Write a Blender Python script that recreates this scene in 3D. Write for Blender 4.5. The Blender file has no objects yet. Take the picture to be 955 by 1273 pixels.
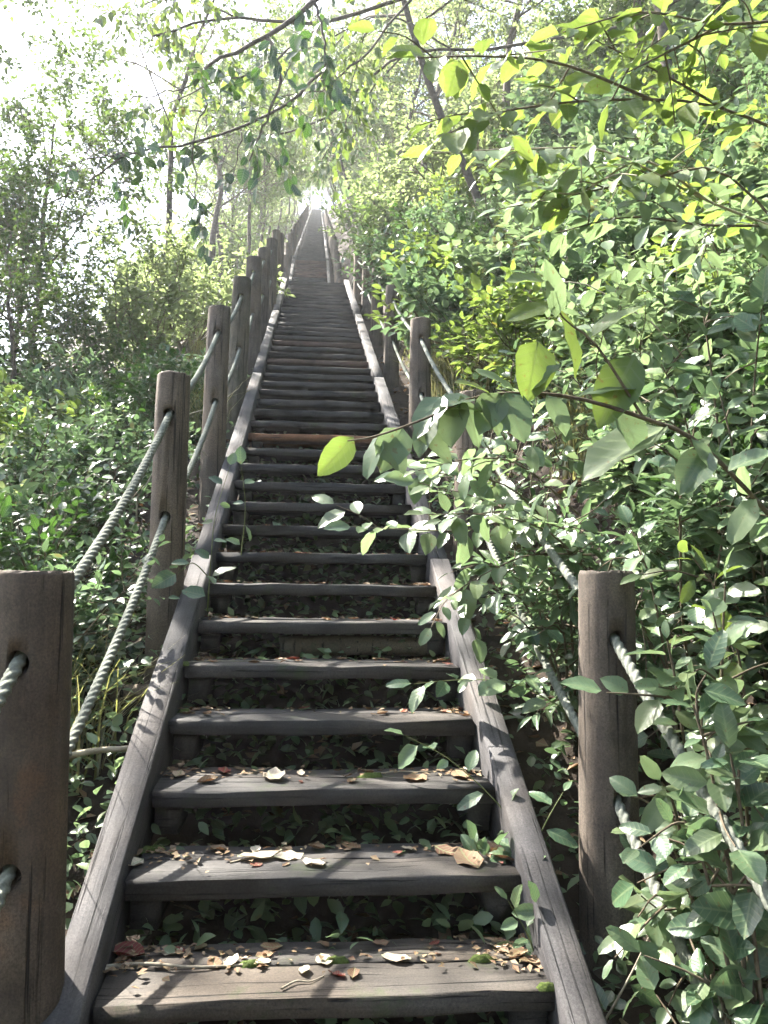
import bpy, math, random
import numpy as np
from mathutils import Matrix, Vector

# ------------------------------------------------------------------ camera, world, sun, exposure
SC = bpy.context.scene
COL = SC.collection
R = math.radians
EYE = np.array([-0.061, 0.0, 1.6])
PITCH, YAW, ROLL, FPX = R(5.0), R(4.886), R(0.816), 1030.0
_fw = np.array([math.sin(YAW) * math.cos(PITCH), math.cos(YAW) * math.cos(PITCH), math.sin(PITCH)])
_rt = np.array([math.cos(YAW), -math.sin(YAW), 0.0])
_up = np.cross(_rt, _fw)
_r2 = _rt * math.cos(ROLL) + _up * math.sin(ROLL)
_u2 = -_rt * math.sin(ROLL) + _up * math.cos(ROLL)
cam = bpy.data.cameras.new('camera')
cam.sensor_fit = 'VERTICAL'; cam.sensor_height = 36.0; cam.lens = 36.0 * FPX / 1273.0
cam.clip_start = 0.05; cam.clip_end = 2000.0
cam_o = bpy.data.objects.new('camera', cam); COL.objects.link(cam_o)
m = Matrix.Identity(4)
for i in range(3):
    m[i][0], m[i][1], m[i][2], m[i][3] = _r2[i], _u2[i], -_fw[i], EYE[i]
cam_o.matrix_world = m
SC.camera = cam_o

SUN_AZ, SUN_EL = R(-44.0), R(49.0)          # azimuth from +Y, negative is towards -X
TO_SUN = Vector((math.sin(SUN_AZ) * math.cos(SUN_EL), math.cos(SUN_AZ) * math.cos(SUN_EL), math.sin(SUN_EL)))
world = bpy.data.worlds.new('World'); SC.world = world; world.use_nodes = True
wn = world.node_tree
sky = wn.nodes.new('ShaderNodeTexSky'); sky.sky_type = 'NISHITA'; sky.sun_disc = False
sky.sun_elevation = SUN_EL; sky.sun_rotation = SUN_AZ; sky.dust_density = 2.0
wn.links.new(sky.outputs[0], wn.nodes['Background'].inputs[0])
wn.nodes['Background'].inputs[1].default_value = 0.075
sun = bpy.data.lights.new('sun', 'SUN'); sun.energy = 5.0; sun.angle = R(0.53); sun.color = (1.0, 0.95, 0.86)
sun_o = bpy.data.objects.new('sun', sun); COL.objects.link(sun_o)
sun_o.rotation_euler = TO_SUN.to_track_quat('Z', 'Y').to_euler(); sun_o.location = (-30, 40, 60)
vs = SC.view_settings
vs.view_transform = 'Standard'; vs.look = 'None'; vs.gamma = 1.0; vs.use_curve_mapping = False
vs.exposure = 3.05
SC.render.engine = 'CYCLES'
cy = SC.cycles
cy.max_bounces = 6; cy.diffuse_bounces = 3; cy.glossy_bounces = 2; cy.transmission_bounces = 4; cy.transparent_max_bounces = 8
cy.volume_bounces = 1; cy.sample_clamp_indirect = 6.0
cy.caustics_reflective = False; cy.caustics_refractive = False
cy.use_denoising = True; cy.use_adaptive_sampling = True; cy.adaptive_threshold = 0.03
try: cy.denoiser = 'OPENIMAGEDENOISE'
except Exception: pass

rng = np.random.default_rng(7)
random.seed(7)

# ------------------------------------------------------------------ helpers
def at(px, py, Y):
    """world point on the sight line of photo pixel (px, py) at world depth Y"""
    d = _fw + _r2 * (px - 477.5) / FPX - _u2 * (py - 636.5) / FPX
    return EYE + d * (Y / d[1])

def nrm(v):
    v = np.asarray(v, float); n = np.linalg.norm(v, axis=-1, keepdims=True); n[n == 0] = 1
    return v / n

def mesh_np(name, verts, faces, mat, smooth=False, uv=None):
    """faces: (n,k) int array, one k"""
    verts = np.asarray(verts, np.float32); faces = np.asarray(faces, np.int32)
    me = bpy.data.meshes.new(name)
    nf, k = faces.shape
    me.vertices.add(len(verts)); me.vertices.foreach_set('co', verts.ravel())
    me.loops.add(nf * k); me.loops.foreach_set('vertex_index', faces.ravel())
    me.polygons.add(nf)
    me.polygons.foreach_set('loop_start', np.arange(0, nf * k, k, dtype=np.int32))
    me.polygons.foreach_set('loop_total', np.full(nf, k, np.int32))
    if smooth: me.polygons.foreach_set('use_smooth', np.ones(nf, bool))
    if uv is not None:
        l = me.uv_layers.new(name='UVMap')
        l.data.foreach_set('uv', np.asarray(uv, np.float32)[faces.ravel()].ravel())
    me.update(calc_edges=True); me.validate()
    if mat: me.materials.append(mat)
    return me

def obj(name, me, parent=None, loc=(0, 0, 0), rot=None, scale=None):
    o = bpy.data.objects.new(name, me); COL.objects.link(o)
    o.location = loc
    if rot is not None: o.rotation_euler = rot
    if scale is not None: o.scale = (scale,) * 3 if np.isscalar(scale) else scale
    if parent is not None: o.parent = parent
    return o

def tag(o, label=None, cat=None, group=None, kind=None):
    if label: o['label'] = label
    if cat: o['category'] = cat
    if group: o['group'] = group
    if kind: o['kind'] = kind
    return o

def thing(name, label, cat, loc=(0, 0, 0), rz=0.0, group=None, scale=1.0):
    o = obj(name, None, None, tuple(map(float, loc)), (0, 0, rz), scale)
    return tag(o, label, cat, group)

def copy_tree(o, parent=None):
    c = o.copy(); COL.objects.link(c)
    if parent is not None: c.parent = parent
    for ch in list(o.children): copy_tree(ch, c)
    return c

class Tris:
    """collects triangles / quads (as quads) of one mesh"""
    def __init__(s): s.v = []; s.f = []; s.n = 0
    def add(s, v, f):
        s.v.append(np.asarray(v, float)); s.f.append(np.asarray(f, int) + s.n); s.n += len(v)
    def mesh(s, name, mat, smooth=False):
        return mesh_np(name, np.concatenate(s.v), np.concatenate(s.f), mat, smooth)

def tube_arrays(pts, rad, sides=6):
    pts = np.asarray(pts, float); n = len(pts); rad = np.broadcast_to(np.asarray(rad, float), (n,))
    t = nrm(np.gradient(pts, axis=0))
    ref = np.array([0.31, 0.17, 0.93]) if abs(t[:, 2]).mean() < 0.8 else np.array([0.93, 0.3, 0.1])
    a = nrm(np.cross(t, ref)); b = np.cross(t, a)
    th = np.arange(sides) * 2 * math.pi / sides
    v = pts[:, None, :] + rad[:, None, None] * (np.cos(th)[None, :, None] * a[:, None, :] + np.sin(th)[None, :, None] * b[:, None, :])
    i = np.arange(n - 1)[:, None] * sides; j = np.arange(sides)[None, :]; k = (j + 1) % sides
    f = np.stack([i + j, i + k, i + sides + k, i + sides + j], -1).reshape(-1, 4)
    return v.reshape(-1, 3), f

def smooth_line(ctrl, n=16):
    c = np.asarray(ctrl, float)
    if len(c) == 2: return c[0] + (c[1] - c[0]) * np.linspace(0, 1, n)[:, None]
    P = np.vstack([2 * c[0] - c[1], c, 2 * c[-1] - c[-2]])
    out = []
    segs = len(c) - 1
    for q in np.linspace(0, segs - 1e-6, n):
        i = int(q); t = q - i
        p0, p1, p2, p3 = P[i:i + 4]
        out.append(.5 * (2 * p1 + (p2 - p0) * t + (2 * p0 - 5 * p1 + 4 * p2 - p3) * t * t + (3 * p1 - p0 - 3 * p2 + p3) * t ** 3))
    return np.array(out)

# ------------------------------------------------------------------ materials
def nodes_of(name):
    mt = bpy.data.materials.new(name); mt.use_nodes = True
    nt = mt.node_tree; b = nt.nodes['Principled BSDF']
    return mt, nt, b, nt.nodes['Material Output']

def N(nt, t, **kw):
    n = nt.nodes.new(t)
    for k, v in kw.items(): setattr(n, k, v)
    return n

def ramp(nt, fac, stops):
    r = N(nt, 'ShaderNodeValToRGB'); e = r.color_ramp.elements
    while len(e) < len(stops): e.new(0.5)
    for el, (p, c) in zip(e, stops): el.position = p; el.color = (*c, 1.0)
    nt.links.new(fac, r.inputs[0]); return r.outputs[0]

def mathn(nt, op, a, b=None, clamp=False):
    n = N(nt, 'ShaderNodeMath', operation=op); n.use_clamp = clamp
    for i, x in enumerate((a, b)):
        if x is None: continue
        if hasattr(x, 'is_output'): nt.links.new(x, n.inputs[i])
        else: n.inputs[i].default_value = x
    return n.outputs[0]

def mixc(nt, fac, a, b, mode='MIX'):
    n = N(nt, 'ShaderNodeMix', data_type='RGBA', blend_type=mode)
    for s, x in ((n.inputs[0], fac), (n.inputs[6], a), (n.inputs[7], b)):
        if hasattr(x, 'is_output'): nt.links.new(x, s)
        elif isinstance(x, tuple): s.default_value = (*x, 1.0)
        else: s.default_value = x
    return n.outputs[2]

def noise(nt, vec, scale, detail=4, rough=.55, dist=0.0):
    n = N(nt, 'ShaderNodeTexNoise'); n.inputs['Scale'].default_value = scale; n.inputs['Detail'].default_value = detail
    n.inputs['Roughness'].default_value = rough; n.inputs['Distortion'].default_value = dist
    if vec is not None: nt.links.new(vec, n.inputs['Vector'])
    return n.outputs['Fac']

def mapped(nt, vec, scale):
    mp = N(nt, 'ShaderNodeMapping'); mp.inputs['Scale'].default_value = scale
    nt.links.new(vec, mp.inputs['Vector']); return mp.outputs[0]

def wood(name, dark, light, grain, moss=0.0, rough=.8, patch=None):
    """grain: 'X' or 'Z', the local axis the grain runs along"""
    mt, nt, b, out = nodes_of(name)
    tc = N(nt, 'ShaderNodeTexCoord'); oi = N(nt, 'ShaderNodeObjectInfo')
    sc = mathn(nt, 'MULTIPLY', oi.outputs['Random'], 37.0)
    va = N(nt, 'ShaderNodeVectorMath', operation='ADD'); nt.links.new(tc.outputs['Object'], va.inputs[0]); nt.links.new(sc, va.inputs[1])
    v = va.outputs[0]
    s1, s2 = ((2.2, 30, 30), (1.2, 80, 80)) if grain == 'X' else ((20, 20, 3.0), (60, 60, 1.3))
    g = noise(nt, mapped(nt, v, s1), 1.0, 8, .65, .4)
    base = ramp(nt, g, [(.28, dark), (.72, light)])
    st = noise(nt, v, 5.0, 5, .6)
    base = mixc(nt, ramp(nt, st, [(.35, (0, 0, 0)), (.7, (.75, .75, .75))]), base, tuple(c * .42 for c in dark))
    hue = noise(nt, v, 2.1, 2)
    base = mixc(nt, ramp(nt, hue, [(.45, (0, 0, 0)), (.62, (.35, .35, .35))]), base, (light[0] * 1.15, light[1] * .98, light[2] * .8))
    if patch:
        base = mixc(nt, ramp(nt, noise(nt, v, 3.3, 3, .5), [(.60, (0, 0, 0)), (.70, (.5, .5, .5))]), base, patch)
    fine = noise(nt, v, 160.0, 5, .7)
    base = mixc(nt, .75, base, ramp(nt, fine, [(.3, (.35, .35, .35)), (.75, (1.7, 1.68, 1.62))]), 'MULTIPLY')
    cr = noise(nt, mapped(nt, v, s2), 1.0, 4, .6)
    crm = ramp(nt, cr, [(.33, (1, 1, 1)), (.40, (0, 0, 0))])
    base = mixc(nt, crm, base, tuple(c * .2 for c in dark))
    if moss:
        ge = N(nt, 'ShaderNodeNewGeometry'); sp = N(nt, 'ShaderNodeSeparateXYZ'); nt.links.new(ge.outputs['Normal'], sp.inputs[0])
        mo = ramp(nt, noise(nt, v, 7.0, 6, .7), [(.60 - moss, (0, 0, 0)), (.72 - moss, (1, 1, 1))])
        base = mixc(nt, mathn(nt, 'MULTIPLY', mo, .6), base, (.035, .05, .016))
    nt.links.new(base, b.inputs['Base Color'])
    nt.links.new(ramp(nt, g, [(.2, (rough - .12,) * 3), (.8, (rough + .1,) * 3)]), b.inputs['Roughness'])
    b.inputs['Specular IOR Level'].default_value = .35
    h = mathn(nt, 'SUBTRACT', mathn(nt, 'MULTIPLY', g, .6), crm)
    bp = N(nt, 'ShaderNodeBump'); bp.inputs['Strength'].default_value = .9; bp.inputs['Distance'].default_value = .007
    nt.links.new(h, bp.inputs['Height']); nt.links.new(bp.outputs[0], b.inputs['Normal'])
    return mt

def leafmat(name, cols, trans, tmix=.42, rough=.42, veins=True, spec=.5, spots=.0):
    """cols: list of base colours picked per leaf; trans: colour of light coming through"""
    mt, nt, b, out = nodes_of(name)
    ge = N(nt, 'ShaderNodeNewGeometry'); oi = N(nt, 'ShaderNodeObjectInfo')
    rnd = mathn(nt, 'FRACT', mathn(nt, 'ADD', ge.outputs['Random Per Island'], mathn(nt, 'MULTIPLY', oi.outputs['Random'], 3.7)))
    k = len(cols)
    col = ramp(nt, rnd, [((i + .0) / max(1, k - 1), c) for i, c in enumerate(cols)])
    rnd2 = mathn(nt, 'FRACT', mathn(nt, 'MULTIPLY', rnd, 17.3))
    val = mathn(nt, 'ADD', mathn(nt, 'MULTIPLY', rnd2, .6), .7)
    hs = N(nt, 'ShaderNodeHueSaturation'); nt.links.new(col, hs.inputs['Color']); nt.links.new(val, hs.inputs['Value'])
    col = hs.outputs[0]
    tcol = mixc(nt, .35, trans, col)
    tcol = mixc(nt, mathn(nt, 'MULTIPLY', rnd2, .5), tcol, tuple(c * .45 for c in trans))
    if veins:
        uv = N(nt, 'ShaderNodeUVMap'); sp = N(nt, 'ShaderNodeSeparateXYZ'); nt.links.new(uv.outputs[0], sp.inputs[0])
        au = mathn(nt, 'ABSOLUTE', mathn(nt, 'SUBTRACT', sp.outputs[0], .5))
        wv = mathn(nt, 'SINE', mathn(nt, 'MULTIPLY', mathn(nt, 'SUBTRACT', sp.outputs[1], mathn(nt, 'MULTIPLY', au, .75)), 44.0))
        side = mathn(nt, 'GREATER_THAN', wv, .86)
        mid = mathn(nt, 'LESS_THAN', au, .02)
        vn = mathn(nt, 'MAXIMUM', mid, mathn(nt, 'MULTIPLY', side, .8))
        col = mixc(nt, mathn(nt, 'MULTIPLY', vn, .55), col, (.24, .30, .15))
        tcol = mixc(nt, mathn(nt, 'MULTIPLY', vn, .8), tcol, tuple(c * .45 for c in trans))
        if spots:
            tc = N(nt, 'ShaderNodeTexCoord')
            sv = N(nt, 'ShaderNodeVectorMath', operation='ADD'); nt.links.new(tc.outputs['Object'], sv.inputs[0]); nt.links.new(mathn(nt, 'MULTIPLY', oi.outputs['Random'], 50.0), sv.inputs[1])
            sm = ramp(nt, noise(nt, sv.outputs[0], 7.0, 3, .6), [(.64, (0, 0, 0)), (.68, (spots,) * 3)])
            col = mixc(nt, sm, col, (.13, .07, .025)); tcol = mixc(nt, sm, tcol, (.16, .08, .02))
        bp = N(nt, 'ShaderNodeBump'); bp.inputs['Strength'].default_value = .12; bp.inputs['Distance'].default_value = .003
        nt.links.new(mathn(nt, 'SUBTRACT', mathn(nt, 'MULTIPLY', wv, .3), vn), bp.inputs['Height']); nt.links.new(bp.outputs[0], b.inputs['Normal'])
    nt.links.new(col, b.inputs['Base Color'])
    b.inputs['Roughness'].default_value = rough; b.inputs['Specular IOR Level'].default_value = spec
    tr = N(nt, 'ShaderNodeBsdfTranslucent'); nt.links.new(tcol, tr.inputs['Color'])
    mx = N(nt, 'ShaderNodeMixShader'); mx.inputs[0].default_value = tmix
    nt.links.new(b.outputs[0], mx.inputs[1]); nt.links.new(tr.outputs[0], mx.inputs[2]); nt.links.new(mx.outputs[0], out.inputs['Surface'])
    return mt

def plain(name, c1, c2, scale, rough=.85, bump=.3, dist=.01):
    mt, nt, b, out = nodes_of(name)
    tc = N(nt, 'ShaderNodeTexCoord')
    f = noise(nt, tc.outputs['Object'], scale, 7, .65)
    nt.links.new(ramp(nt, f, [(.3, c1), (.7, c2)]), b.inputs['Base Color'])
    b.inputs['Roughness'].default_value = rough; b.inputs['Specular IOR Level'].default_value = .3
    bp = N(nt, 'ShaderNodeBump'); bp.inputs['Strength'].default_value = bump; bp.inputs['Distance'].default_value = dist
    nt.links.new(f, bp.inputs['Height']); nt.links.new(bp.outputs[0], b.inputs['Normal'])
    return mt

M = {}
M['tread'] = wood('weathered_tread', (.024, .022, .021), (.072, .067, .064), 'X', moss=.02)
M['tread_brown'] = wood('brown_tread', (.034, .029, .025), (.094, .082, .070), 'X', moss=.03)
M['tread_red'] = wood('reddish_tread', (.060, .036, .028), (.135, .090, .070), 'X')
M['tread_new'] = wood('new_orange_tread', (.17, .075, .035), (.28, .135, .065), 'X')
M['stringer'] = wood('grey_stringer', (.036, .034, .036), (.098, .093, .096), 'X')
M['post'] = wood('log_post', (.078, .061, .049), (.172, .140, .112), 'Z', rough=.85)
M['post_peeled'] = wood('peeled_log_post', (.072, .054, .042), (.16, .126, .099), 'Z', rough=.85, patch=(.24, .115, .05))
M['post_mossy'] = wood('mossy_log_post', (.06, .052, .036), (.14, .122, .09), 'Z', moss=.05)
M['rope'] = plain('green_grey_rope', (.10, .108, .088), (.23, .24, .20), 90, .9, .6, .003)
M['soil'] = plain('forest_soil', (.014, .010, .007), (.055, .038, .026), 3.5, .95, .8, .05)
M['bark'] = plain('bark', (.045, .035, .027), (.14, .115, .09), 14, .9, .8, .02)
M['twig'] = plain('twig_bark', (.06, .045, .03), (.17, .135, .09), 30, .85, .5, .003)
M['pale_twig'] = plain('pale_twig', (.20, .17, .12), (.38, .33, .25), 30, .85, .4, .003)
M['green_stem'] = plain('green_stem', (.06, .08, .02), (.14, .16, .05), 30, .7, .3, .002)
M['moss'] = plain('moss', (.025, .04, .008), (.085, .115, .022), 120, .95, 1.0, .006)
M['leaf_blue'] = leafmat('cool_green_leaf', [(.045, .090, .048), (.062, .115, .060), (.085, .14, .075), (.12, .165, .075)], (.20, .32, .13), .38, .34, spec=.65, spots=.5)
M['leaf_pale'] = leafmat('pale_green_leaf', [(.075, .125, .07), (.10, .155, .085), (.12, .175, .09), (.15, .19, .085)], (.29, .41, .17), .44, .36, spec=.55, spots=.5)
M['leaf_yellow'] = leafmat('yellow_green_leaf', [(.055, .105, .03), (.08, .135, .035), (.105, .16, .045), (.15, .18, .05)], (.30, .42, .07), .46, .45, spots=.6)
M['leaf_dark'] = leafmat('dark_leaf', [(.020, .050, .020), (.030, .070, .026), (.045, .09, .030)], (.10, .22, .03), .30, .38)
M['crown_mid'] = leafmat('mid_crown_leaf', [(.035, .075, .022), (.055, .105, .030), (.08, .13, .032), (.10, .14, .05)], (.21, .31, .07), .38, .45, veins=False)
M['crown_light'] = leafmat('light_crown_leaf', [(.06, .085, .04), (.085, .115, .05), (.12, .145, .06)], (.38, .48, .18), .50, .45, veins=False)
M['crown_dark'] = leafmat('dark_crown_leaf', [(.022, .050, .018), (.035, .07, .024), (.055, .09, .03)], (.14, .24, .03), .36, .42, veins=False)
M['dead'] = leafmat('dead_leaf', [(.10, .055, .032), (.17, .095, .055), (.26, .17, .11), (.13, .06, .04), (.34, .25, .17)], (.25, .12, .05), .15, .7, veins=True, spec=.2)
M['dead_red'] = leafmat('dead_red_leaf', [(.18, .035, .03), (.13, .03, .025), (.24, .06, .04)], (.3, .05, .03), .2, .6, veins=True, spec=.3)
M['dead_pale'] = leafmat('dead_pale_leaf', [(.42, .34, .25), (.50, .44, .36), (.36, .24, .14)], (.4, .3, .2), .15, .7, veins=True, spec=.2)
M['grass'] = leafmat('bank_grass', [(.10, .11, .04), (.20, .18, .08), (.34, .29, .17), (.07, .11, .03)], (.35, .36, .10), .4, .5, veins=False)

# ------------------------------------------------------------------ leaf templates: columns = (across, along, normal)
LEAF_NARROW = LEAF_ROUND = None
LEAF_LO = (np.array([[0, 0, 0], [-.3, .42, .07], [0, 1, -.1], [.3, .42, .07]]), np.array([[0, 2, 1], [0, 3, 2]]))
_m = np.array([[0, 0, 0], [0, .45, -.01], [0, 1, -.14], [-.19, .16, .045], [-.29, .44, .06], [-.17, .76, -.01], [.19, .16, .045], [.29, .44, .06], [.17, .76, -.01]])
LEAF_MID = (_m, np.array([[0, 1, 3], [3, 1, 4], [4, 1, 5], [5, 1, 2], [0, 6, 1], [6, 7, 1], [7, 8, 1], [8, 2, 1]]))
LEAF_NARROW = (_m * [.5, 1, 1], LEAF_MID[1]); LEAF_ROUND = (_m * [1.4, 1, .8], LEAF_MID[1])
def leaf_hi(width=.3, bulge=.42, droop=.16, fold=.10, wave=.02, rows=7, seed=0):
    r = np.random.default_rng(abs(int(seed))); v = []
    for i in range(rows):
        t = i / (rows - 1)
        w = width * (math.sin(math.pi * min(1, t ** (math.log(.5) / math.log(bulge)))) ** .75 if 0 < t < 1 else 0.012)
        for c in (-1, -.5, 0, .5, 1):
            v.append((c * w, t + (.02 * r.normal() + .03 if abs(c) == 1 and 0 < i < rows - 1 else 0), abs(c) * w * fold * 2 - droop * t * t + wave * math.sin(t * 14 + c * 3 + seed) * abs(c)))
    f = [(i * 5 + j, i * 5 + j + 1, (i + 1) * 5 + j + 1, (i + 1) * 5 + j) for i in range(rows - 1) for j in range(4)]
    return np.array(v), np.array(f)
LEAF_HI = [leaf_hi(.27, .42, .18, .10, .02, 7, 1), leaf_hi(.31, .38, .10, .16, .03, 7, 2), leaf_hi(.24, .45, .26, .05, .025, 7, 3), leaf_hi(.34, .36, .14, .12, .02, 7, 4)]

def leaf_arrays(tpl, P, D, Nn, S):
    tv, tf = tpl
    D = nrm(D); side = nrm(np.cross(D, Nn)); Nn = np.cross(side, D)
    S = np.asarray(S, float).reshape(-1, 1, 1)
    v = P[:, None, :] + S * (tv[None, :, 0:1] * side[:, None, :] + tv[None, :, 1:2] * D[:, None, :] + tv[None, :, 2:3] * Nn[:, None, :])
    f = tf[None] + (np.arange(len(P)) * len(tv))[:, None, None]
    uv = np.tile(np.c_[tv[:, 0] + .5, tv[:, 1]], (len(P), 1))
    return v.reshape(-1, 3), f.reshape(-1, tf.shape[1]), uv

def foliage_mesh(name, sites, tpl, mat):
    P, D, Nn, S = sites
    v, f, uv = leaf_arrays(tpl, P, D, Nn, S)
    return mesh_np(name, v, f, mat, True, uv)

def cat_sites(L):
    return tuple(np.concatenate([s[i] for s in L]) for i in range(4))

def twig_leaves(pts, n, size, r, updir=(0, 0, 1), flat=.6, spread=1.0, droop=.15, skip=.12):
    """alternate leaves along a twig polyline"""
    t = np.linspace(skip, 1, n) * (len(pts) - 1)
    i = np.minimum(t.astype(int), len(pts) - 2); fr = (t - i)[:, None]
    P = pts[i] * (1 - fr) + pts[i + 1] * fr
    T = nrm(pts[i + 1] - pts[i])
    up = nrm(np.array(updir, float) + r.normal(size=(n, 3)) * (1 - flat))
    sd = nrm(np.cross(T, up)) * np.where(np.arange(n) % 2, 1, -1)[:, None]
    D = nrm(T * .55 + sd * .9 * spread + r.normal(size=(n, 3)) * .28 + np.array([0, 0, -droop]))
    D[-1] = nrm(T[-1] + r.normal(size=3) * .15)
    S = size * r.uniform(.5, 1.25, n)
    return P + D * (S[:, None] * .12), D, up, S

# ------------------------------------------------------------------ path of the stairs and the terrain
RUN, RISE = .3263, .1632
Y0, Z0 = 2.0774, 1.6 - .9839
K1 = 42                                            # last step of the lower flight
YL0, ZL0 = Y0 + RUN * K1, Z0 + RISE * K1           # landing
YL1 = 19.3
RISE2 = .193; K2 = 29
Y2, Z2 = YL1 + RUN * K2, ZL0 + RISE2 * K2
RISE3 = .1600; K3 = 232
_sy = np.array([-40, -2.0, YL0, YL1, Y2, Y2 + RUN * K3, 160, 400])
_sz = np.array([0, 0, 0, 0, 0, 0, 0, 0], float)
_sz[1] = Z0 + (-2.0 - Y0) * .5; _sz[0] = _sz[1] - 4; _sz[2] = ZL0; _sz[3] = ZL0; _sz[4] = Z2; _sz[5] = Z2 + RISE3 * K3; _sz[6] = _sz[5] + 3; _sz[7] = _sz[6] + 2
def path_z(Y): return np.interp(Y, _sy, _sz)
def path_x(Y): return np.interp(Y, [-5, 3, 15.8, 19.5, 29, 95, 160], [0, 0, -.10, -.30, -.35, -.50, -.6])

def ground_z(X, Y):
    X = np.asarray(X, float); Y = np.asarray(Y, float)
    x = X - path_x(Y)
    z = path_z(Y) - .36
    rt = np.clip(x - 1.0, 0, None); rt = rt * rt / (rt + .35)
    z = z + np.where(rt < 22, rt * .98, 21.6 + (rt - 22) * .01)
    lf = np.clip(-x - .85, 0, None); lf = lf * lf / (lf + .6)
    z = z - np.where(lf < 40, lf * .62, 24.8 + (lf - 40) * .08) - .10 * np.clip(-x - .62, 0, .6)
    w = np.clip((np.abs(x) - .7) / 1.5, .15, 1)
    n = .16 * np.sin(X * 1.7 + Y * .6) * np.sin(Y * 1.3 - X * .4) + .09 * np.sin(X * 4.1 + 2) * np.sin(Y * 3.3 + 1) + .05 * np.sin(X * 9 + Y * 4) * np.sin(Y * 8.1 - X * 5)
    return z + n * w * .7

def grid_axis(edges):
    out = []
    for a, b, s in edges: out += list(np.arange(a, b, s))
    return np.array(out + [edges[-1][1]])
gx = grid_axis([(-300, -60, 30), (-60, -16, 4), (-16, -4, .8), (-4, 5, .16), (5, 16, .8), (16, 60, 4), (60, 300, 30)])
gy = grid_axis([(-60, -4, 6), (-4, 14, .18), (14, 34, .5), (34, 120, 2), (120, 400, 20)])
GX, GY = np.meshgrid(gx, gy)
GZ = ground_z(GX, GY)
nx, ny = len(gx), len(gy)
ii = (np.arange(ny - 1)[:, None] * nx + np.arange(nx - 1)[None, :]).ravel()
ground = obj('ground', mesh_np('ground', np.c_[GX.ravel(), GY.ravel(), GZ.ravel()], np.stack([ii, ii + 1, ii + nx + 1, ii + nx], -1), M['soil'], True))
tag(ground, 'steep dark forest hillside soil under the timber stairs', 'ground', kind='structure')

# ------------------------------------------------------------------ timber pieces
def board_mesh(name, lx, ly, lz, mat, seed, bev=.005, seg=7, rough=.0032):
    """bevelled plank, top at z = 0, front face at y = 0, centred on x"""
    r = np.random.default_rng(abs(int(seed)))
    prof = np.array([[0, -bev], [bev, 0], [ly - bev, 0], [ly, -bev], [ly, -lz + bev], [ly - bev, -lz], [bev, -lz], [0, -lz + bev]])
    v = []
    for i in range(seg + 1):
        x = -lx / 2 + lx * i / seg
        j = r.normal(size=(8, 2)) * rough
        e = (r.normal(size=8) * .004 if i in (0, seg) else np.zeros(8))
        v += [(x + e[q], prof[q, 0] + j[q, 0], prof[q, 1] + j[q, 1]) for q in range(8)]
    f = []
    for i in range(seg):
        for q in range(8):
            f.append((i * 8 + q, (i + 1) * 8 + q, (i + 1) * 8 + (q + 1) % 8, i * 8 + (q + 1) % 8))
    e0, e1 = 0, seg * 8
    f += [(e0, e0 + 1, e0 + 2, e0 + 3), (e0, e0 + 3, e0 + 4, e0 + 7), (e0 + 4, e0 + 5, e0 + 6, e0 + 7)]
    f += [(e1 + 3, e1 + 2, e1 + 1, e1), (e1 + 7, e1 + 4, e1 + 3, e1), (e1 + 7, e1 + 6, e1 + 5, e1 + 4)]
    return mesh_np(name, v, f, mat)

TW = 1.10
def mats_boards(mk, front=.168, back=.135, th=.052):
    return [(board_mesh('tread_board_front', TW, front, th, M[mk], s), board_mesh('tread_board_back', TW, back, th, M[mk], s + 50)) for s in range(7)]
BOARDS = {k: mats_boards(k) for k in ('tread', 'tread_brown', 'tread_red', 'tread_new')}

def beam_mesh(name, p0, p1, w, h, mat, seed, segs=6):
    """beam along local X from 0 to L; w across, h deep, top at z=0; returned with its frame"""
    p0 = np.array(p0, float); p1 = np.array(p1, float); L = np.linalg.norm(p1 - p0)
    r = np.random.default_rng(abs(int(seed))); b = .006
    prof = np.array([[-w / 2, -b], [-w / 2 + b, 0], [w / 2 - b, 0], [w / 2, -b], [w / 2, -h + b], [w / 2 - b, -h], [-w / 2 + b, -h], [-w / 2, -h + b]])
    v = []
    for i in range(segs + 1):
        j = r.normal(size=(8, 2)) * .0022
        v += [(L * i / segs, prof[q, 0] + j[q, 0], prof[q, 1] + j[q, 1]) for q in range(8)]
    f = [(i * 8 + q, i * 8 + (q + 1) % 8, (i + 1) * 8 + (q + 1) % 8, (i + 1) * 8 + q) for i in range(segs) for q in range(8)]
    e0, e1 = 0, segs * 8
    f += [(e0 + 3, e0 + 2, e0 + 1, e0), (e0 + 7, e0 + 4, e0 + 3, e0), (e0 + 7, e0 + 6, e0 + 5, e0 + 4)]
    f += [(e1, e1 + 1, e1 + 2, e1 + 3), (e1, e1 + 3, e1 + 4, e1 + 7), (e1 + 4, e1 + 5, e1 + 6, e1 + 7)]
    return mesh_np(name, v, [q[::-1] for q in f], mat)

def put_beam(name, parent, p0, p1, w, h, mat, seed):
    p0 = Vector(p0); p1 = Vector(p1); me = beam_mesh(name, p0, p1, w, h, mat, seed)
    x = (p1 - p0).normalized(); y = Vector((0, 0, 1)).cross(x).normalized(); z = x.cross(y)
    o = obj(name, me, parent)
    mm = Matrix((x, y, z)).transposed().to_4x4(); mm.translation = p0 - parent.location
    o.matrix_basis = mm
    return o

def place_tread(parent, Y, Z, kind, q, yaw=0.0, two=True):
    fr, bk = BOARDS[kind][q * 3 % 7]
    px = float(path_x(Y))
    r = random.Random(q)
    for me, dy in ((fr, 0), (bk, .168 + .007)) if two else ((fr, 0),):
        o = obj('tread_board', me, parent, Vector((px + r.uniform(-.004, .004), Y + dy, Z + r.uniform(-.003, .003))) - parent.location)
        o.rotation_euler = (r.uniform(-.006, .006), r.uniform(-.004, .004), yaw + r.uniform(-.005, .005) + (math.pi if False else 0))
    return o

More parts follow.
